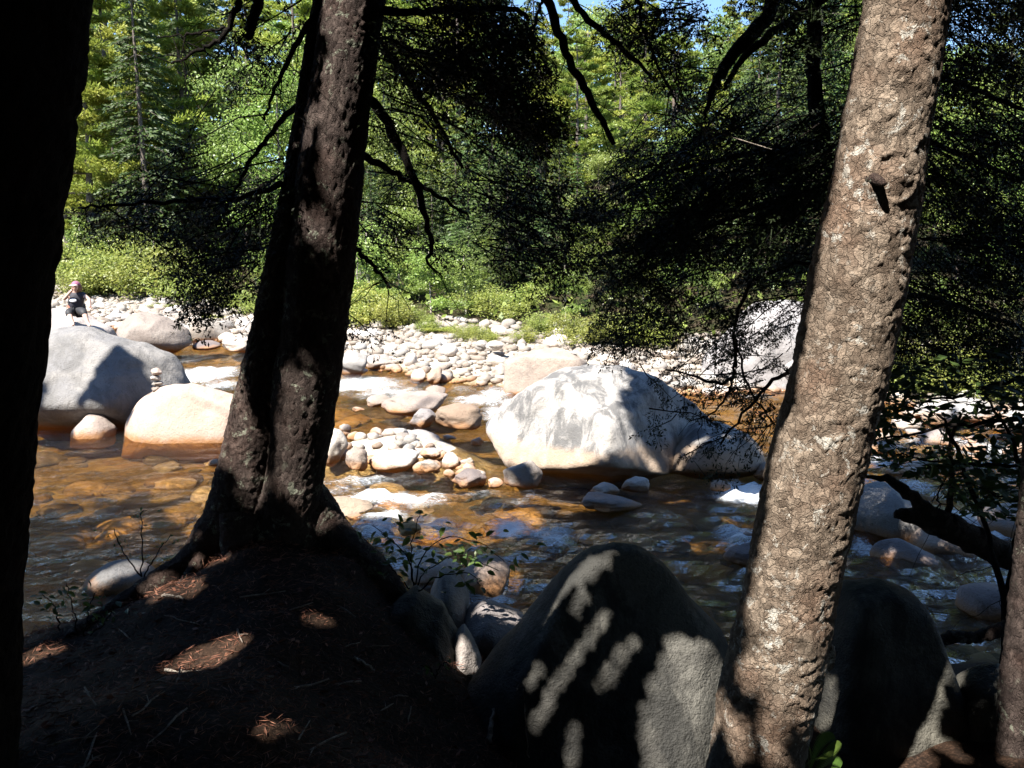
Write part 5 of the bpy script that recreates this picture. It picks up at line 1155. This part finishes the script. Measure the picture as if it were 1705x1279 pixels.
# hand placed
px_plant('pine', 150, 44, -120, "bright white pine with layered plumes beside the black trunk at upper left"); px_plant('pine', 235, 47, -200); px_plant('pine', 330, 50, -60); px_plant('pine', 205, 56, -180)
px_plant('pine', 960, 41, 35, "sunny white pine standing before the blue sky at the top middle"); px_plant('pine', 1030, 47, 25); px_plant('pine', 905, 44, 60); px_plant('pine', 1180, 45, 110); px_plant('pine', 735, 42, -100); px_plant('pine', 780, 36, 150)
px_plant('broad', 690, 35, 90); px_plant('broad', 640, 38, -20); px_plant('broad', 850, 33, 170); px_plant('broad', 470, 41, 60); px_plant('broad', 410, 44, 40); px_plant('broad', 1000, 31, 215); px_plant('broad', 1120, 30, 190); px_plant('broad', 1600, 26, 60); px_plant('broad', 1500, 27, 120); px_plant('broad', 1690, 25, 150)
px_plant('sap', 135, 41, 330, "thin forked pale sapling just right of the black trunk"); px_plant('sap', 690, 30.5, 385, "pale stemmed birch sapling above the bushes in the middle"); px_plant('sap', 740, 30, 420); px_plant('sap', 800, 28.5, 410); px_plant('sap', 870, 27.5, 400); px_plant('sap', 940, 26.5, 430); px_plant('sap', 610, 32, 380); px_plant('sap', 560, 33, 400); px_plant('sap', 1060, 25, 430); px_plant('sap', 440, 37, 390); px_plant('sap', 330, 38, 400)
def base_d(px, py):
    d = 25.0
    for _ in range(40):
        p = PY(px, py, d); zg = float(hgt(p[0], d)); d = d * .5 + .5 * float(PZ(px, py, zg)[1]) if PZ(px, py, zg)[1] > 0 else 60
    return min(d, 60)
bz = lambda px: ("just right of the black trunk" if px < 190 else "behind the tan boulder at left" if px < 300 else "left of the double trunk" if px < 450 else "just right of the double trunk" if px < 640 else "above the middle of the gravel bank" if px < 790 else "behind the right end of the gravel bank" if px < 900 else "above the angular tan block" if px < 1020 else "under the hanging hemlock boughs" if px < 1300 else "right of the flaky trunk across the river")
bl = [(130, 496, 440), (165, 493, 425), (205, 493, 400), (245, 496, 410), (285, 499, 430), (320, 506, 450), (370, 516, 470), (410, 521, 480), (150, 478, 395), (220, 474, 390), (270, 480, 400),
      (588, 541, 482), (615, 541, 474), (650, 546, 480), (680, 551, 500), (710, 556, 515), (740, 559, 520), (775, 567, 525), (805, 571, 530), (840, 579, 535), (870, 571, 530), (925, 573, 520), (955, 576, 505), (985, 573, 510), (1010, 576, 520),
      (600, 524, 466), (640, 528, 478), (700, 538, 500), (900, 553, 505), (1040, 572, 505), (1090, 574, 505), (1140, 578, 510), (1480, 652, 590), (1530, 652, 580), (1590, 656, 590), (1650, 661, 590), (1710, 665, 585), (1560, 630, 560), (1640, 636, 560)]
ORD = ["first", "second", "third", "fourth", "fifth", "sixth", "seventh", "eighth", "ninth"]; zc = {}
bl = [q for n_, q in enumerate(sorted(bl)) if not (640 < q[0] < 1200 and n_ % 3 == 1)]
for px_, bs_, tp_ in sorted(bl):
    z_ = bz(px_); j = zc.get(z_, 0); zc[z_] = j + 1
    t = px_plant('bush', px_, base_d(px_, bs_), tp_ + (10 if 640 < px_ < 1300 else 0), "%s yellow green bush %s" % (ORD[j], z_) if j else "leftmost yellow green bush %s" % z_, wide=1.0); t["group"] = "bushes behind the gravel bank"
for px_, tp_ in [(585, 380), (612, 330), (640, 400), (668, 350), (700, 420), (722, 370), (752, 430), (780, 380), (808, 425), (835, 350), (862, 420), (890, 380), (915, 440), (945, 400), (975, 440), (1005, 380), (1040, 430), (1080, 400), (1120, 440), (1160, 400), (1210, 430), (1480, 480), (1530, 430), (1580, 500), (1630, 440), (1690, 480), (120, 350), (180, 370), (260, 350), (310, 400), (360, 380), (420, 400), (460, 360)]:
    px_plant('sap', px_ + rng.uniform(-8, 8), base_d(px_, 545 if px_ < 700 else 556) + rng.uniform(1.2, 5.5) if px_ > 500 and px_ < 1300 else (base_d(px_, 625) + rng.uniform(1, 4) if px_ > 1300 else base_d(px_, 490) + rng.uniform(1, 5)), tp_, None, 1.35)
for px_, tp_, kd in [(600, 200, 'broad'), (700, 260, 'broad'), (810, 230, 'broad'), (900, 290, 'broad'), (985, 300, 'broad'), (1070, 270, 'broad'), (655, 150, 'hem'), (760, 190, 'hem'), (620, 330, 'hem'), (720, 350, 'hem'), (850, 330, 'hem'), (960, 360, 'hem'), (1100, 340, 'hem'), (930, 210, 'hem'), (1150, 250, 'hem'), (230, 200, 'hem'), (380, 230, 'hem'), (290, 260, 'broad'), (170, 270, 'broad')]:
    px_plant(kd, px_, (34 if px_ > 500 else 46) - (px_ > 900) * 4 + rng.uniform(-1.5, 2.5), tp_)
ZN = [(240, "beside the black trunk"), (520, "left of the double trunk"), (860, "between double trunk and largest boulder"), (1400, "above the largest boulder"), (9999, "right of the flaky trunk")]
WORD = {'pine': "pale pine", 'hem': "dark hemlock", 'broad': "bright leafy tree", 'sap': "leafy sapling"}
ON = ["first", "second", "third", "fourth", "fifth", "sixth", "seventh", "eighth", "ninth", "tenth", "eleventh", "twelfth", "thirteenth", "fourteenth", "fifteenth", "sixteenth"]
seen_ = {}
for px_, kd, t, free in sorted(hand, key=lambda q: q[0]):
    if kd == 'bush' or not free: continue
    zn = next(z for lim_, z in ZN if px_ < lim_); j = seen_.get((kd, zn), 0); seen_[kd, zn] = j + 1
    t["label"] = "%s %s from the left across the river, %s" % (ON[j], WORD[kd], zn)
# the wood behind
pl = []
for px_, d_, tp_, kd in [(800, 25.5, 470, 'bush'), (835, 24.6, 480, 'bush'), (865, 25.2, 470, 'bush'), (845, 27.5, 400, 'hem'), (815, 29, 380, 'hem'), (880, 28, 390, 'hem'), (780, 30, 400, 'hem')]:
    p = PY(px_, 400, d_); sc_ = max(.3, (PY(px_, tp_, d_)[2] - float(hgt(p[0], d_))) / {'bush': 1.75, 'hem': 16.0}[kd]); plant(kd, p[0], d_, sc_ * (1.2 if kd == 'bush' else 1.5), None, sc_)
tries = 0
while len(pl) < 120 and tries < 9000:
    tries += 1; x = rng.uniform(-75, 62); y = rng.uniform(24, 105)
    if y < float(yb(x)) + 3.5: continue
    px, py, _ = proj(np.array([[x, y, 4.0]])); px = float(px[0])
    if not (-150 < px < 1850): continue
    if any((x - a) ** 2 + (y - b_) ** 2 < (2.6 + .022 * y) ** 2 for a, b_ in pl): continue
    pl.append((x, y)); u = rng.random(); kind = 'pine' if u < (.62 if y > 45 else .35) else ('hem' if u < .80 else 'broad')
    z0 = float(hgt(x, y)); top = rng.uniform(-260, 20)
    if 830 < px < 1330: top = rng.uniform(-40, 85)
    elif px > 1480: top = rng.uniform(-60, 150)
    zt = PY(px, top, y)[2] - z0; Hh = {'pine': 18.0, 'hem': 16.0, 'broad': 11.5}[kind]; s = np.clip(zt / Hh, .3, 1.7); plant(kind, x, y, s * rng.uniform(.9, 1.15) if s > .6 else s * 1.4, None, s)
# small plants among the cobbles
for px_, d_, tp_, w_ in [(745, 24.2, 592, 1.6), (660, 27, 565, 1.4), (805, 23, 580, 1.3), (288, 34, 518, 2.0), (350, 30, 536, 1.2)]:
    p = PY(px_, 500, d_); t = plant('bush', p[0], d_, .35 * w_, "low green tuft among the cobbles of the gravel bank", .13); t["group"] = "green tufts among the cobbles"
# undergrowth
n = 40000; x = rng.uniform(-60, 50, n); y = rng.uniform(20, 85, n); ok = (y > yb(x) + 1.5) & (vnoise(p3(x * .25, y * .25), 66) > -.25); x = x[ok]; y = y[ok]; z = hgt(x, y) + rng.random(len(x)) ** 2 * .7
d = unit(rng.normal(size=(len(x), 3)) + [0, 0, .3]); LV = Leaves(); LV.add(np.stack([x, y, z], 1), d, perp(d), rng.uniform(.15, .4, len(x)), rng.uniform(.08, .2, len(x)))
tag(obj("undergrowth", LV.mesh("undergrowth", M['broad_leaf'])), "low leafy undergrowth on the floor of the far wood", "undergrowth", kind="stuff")
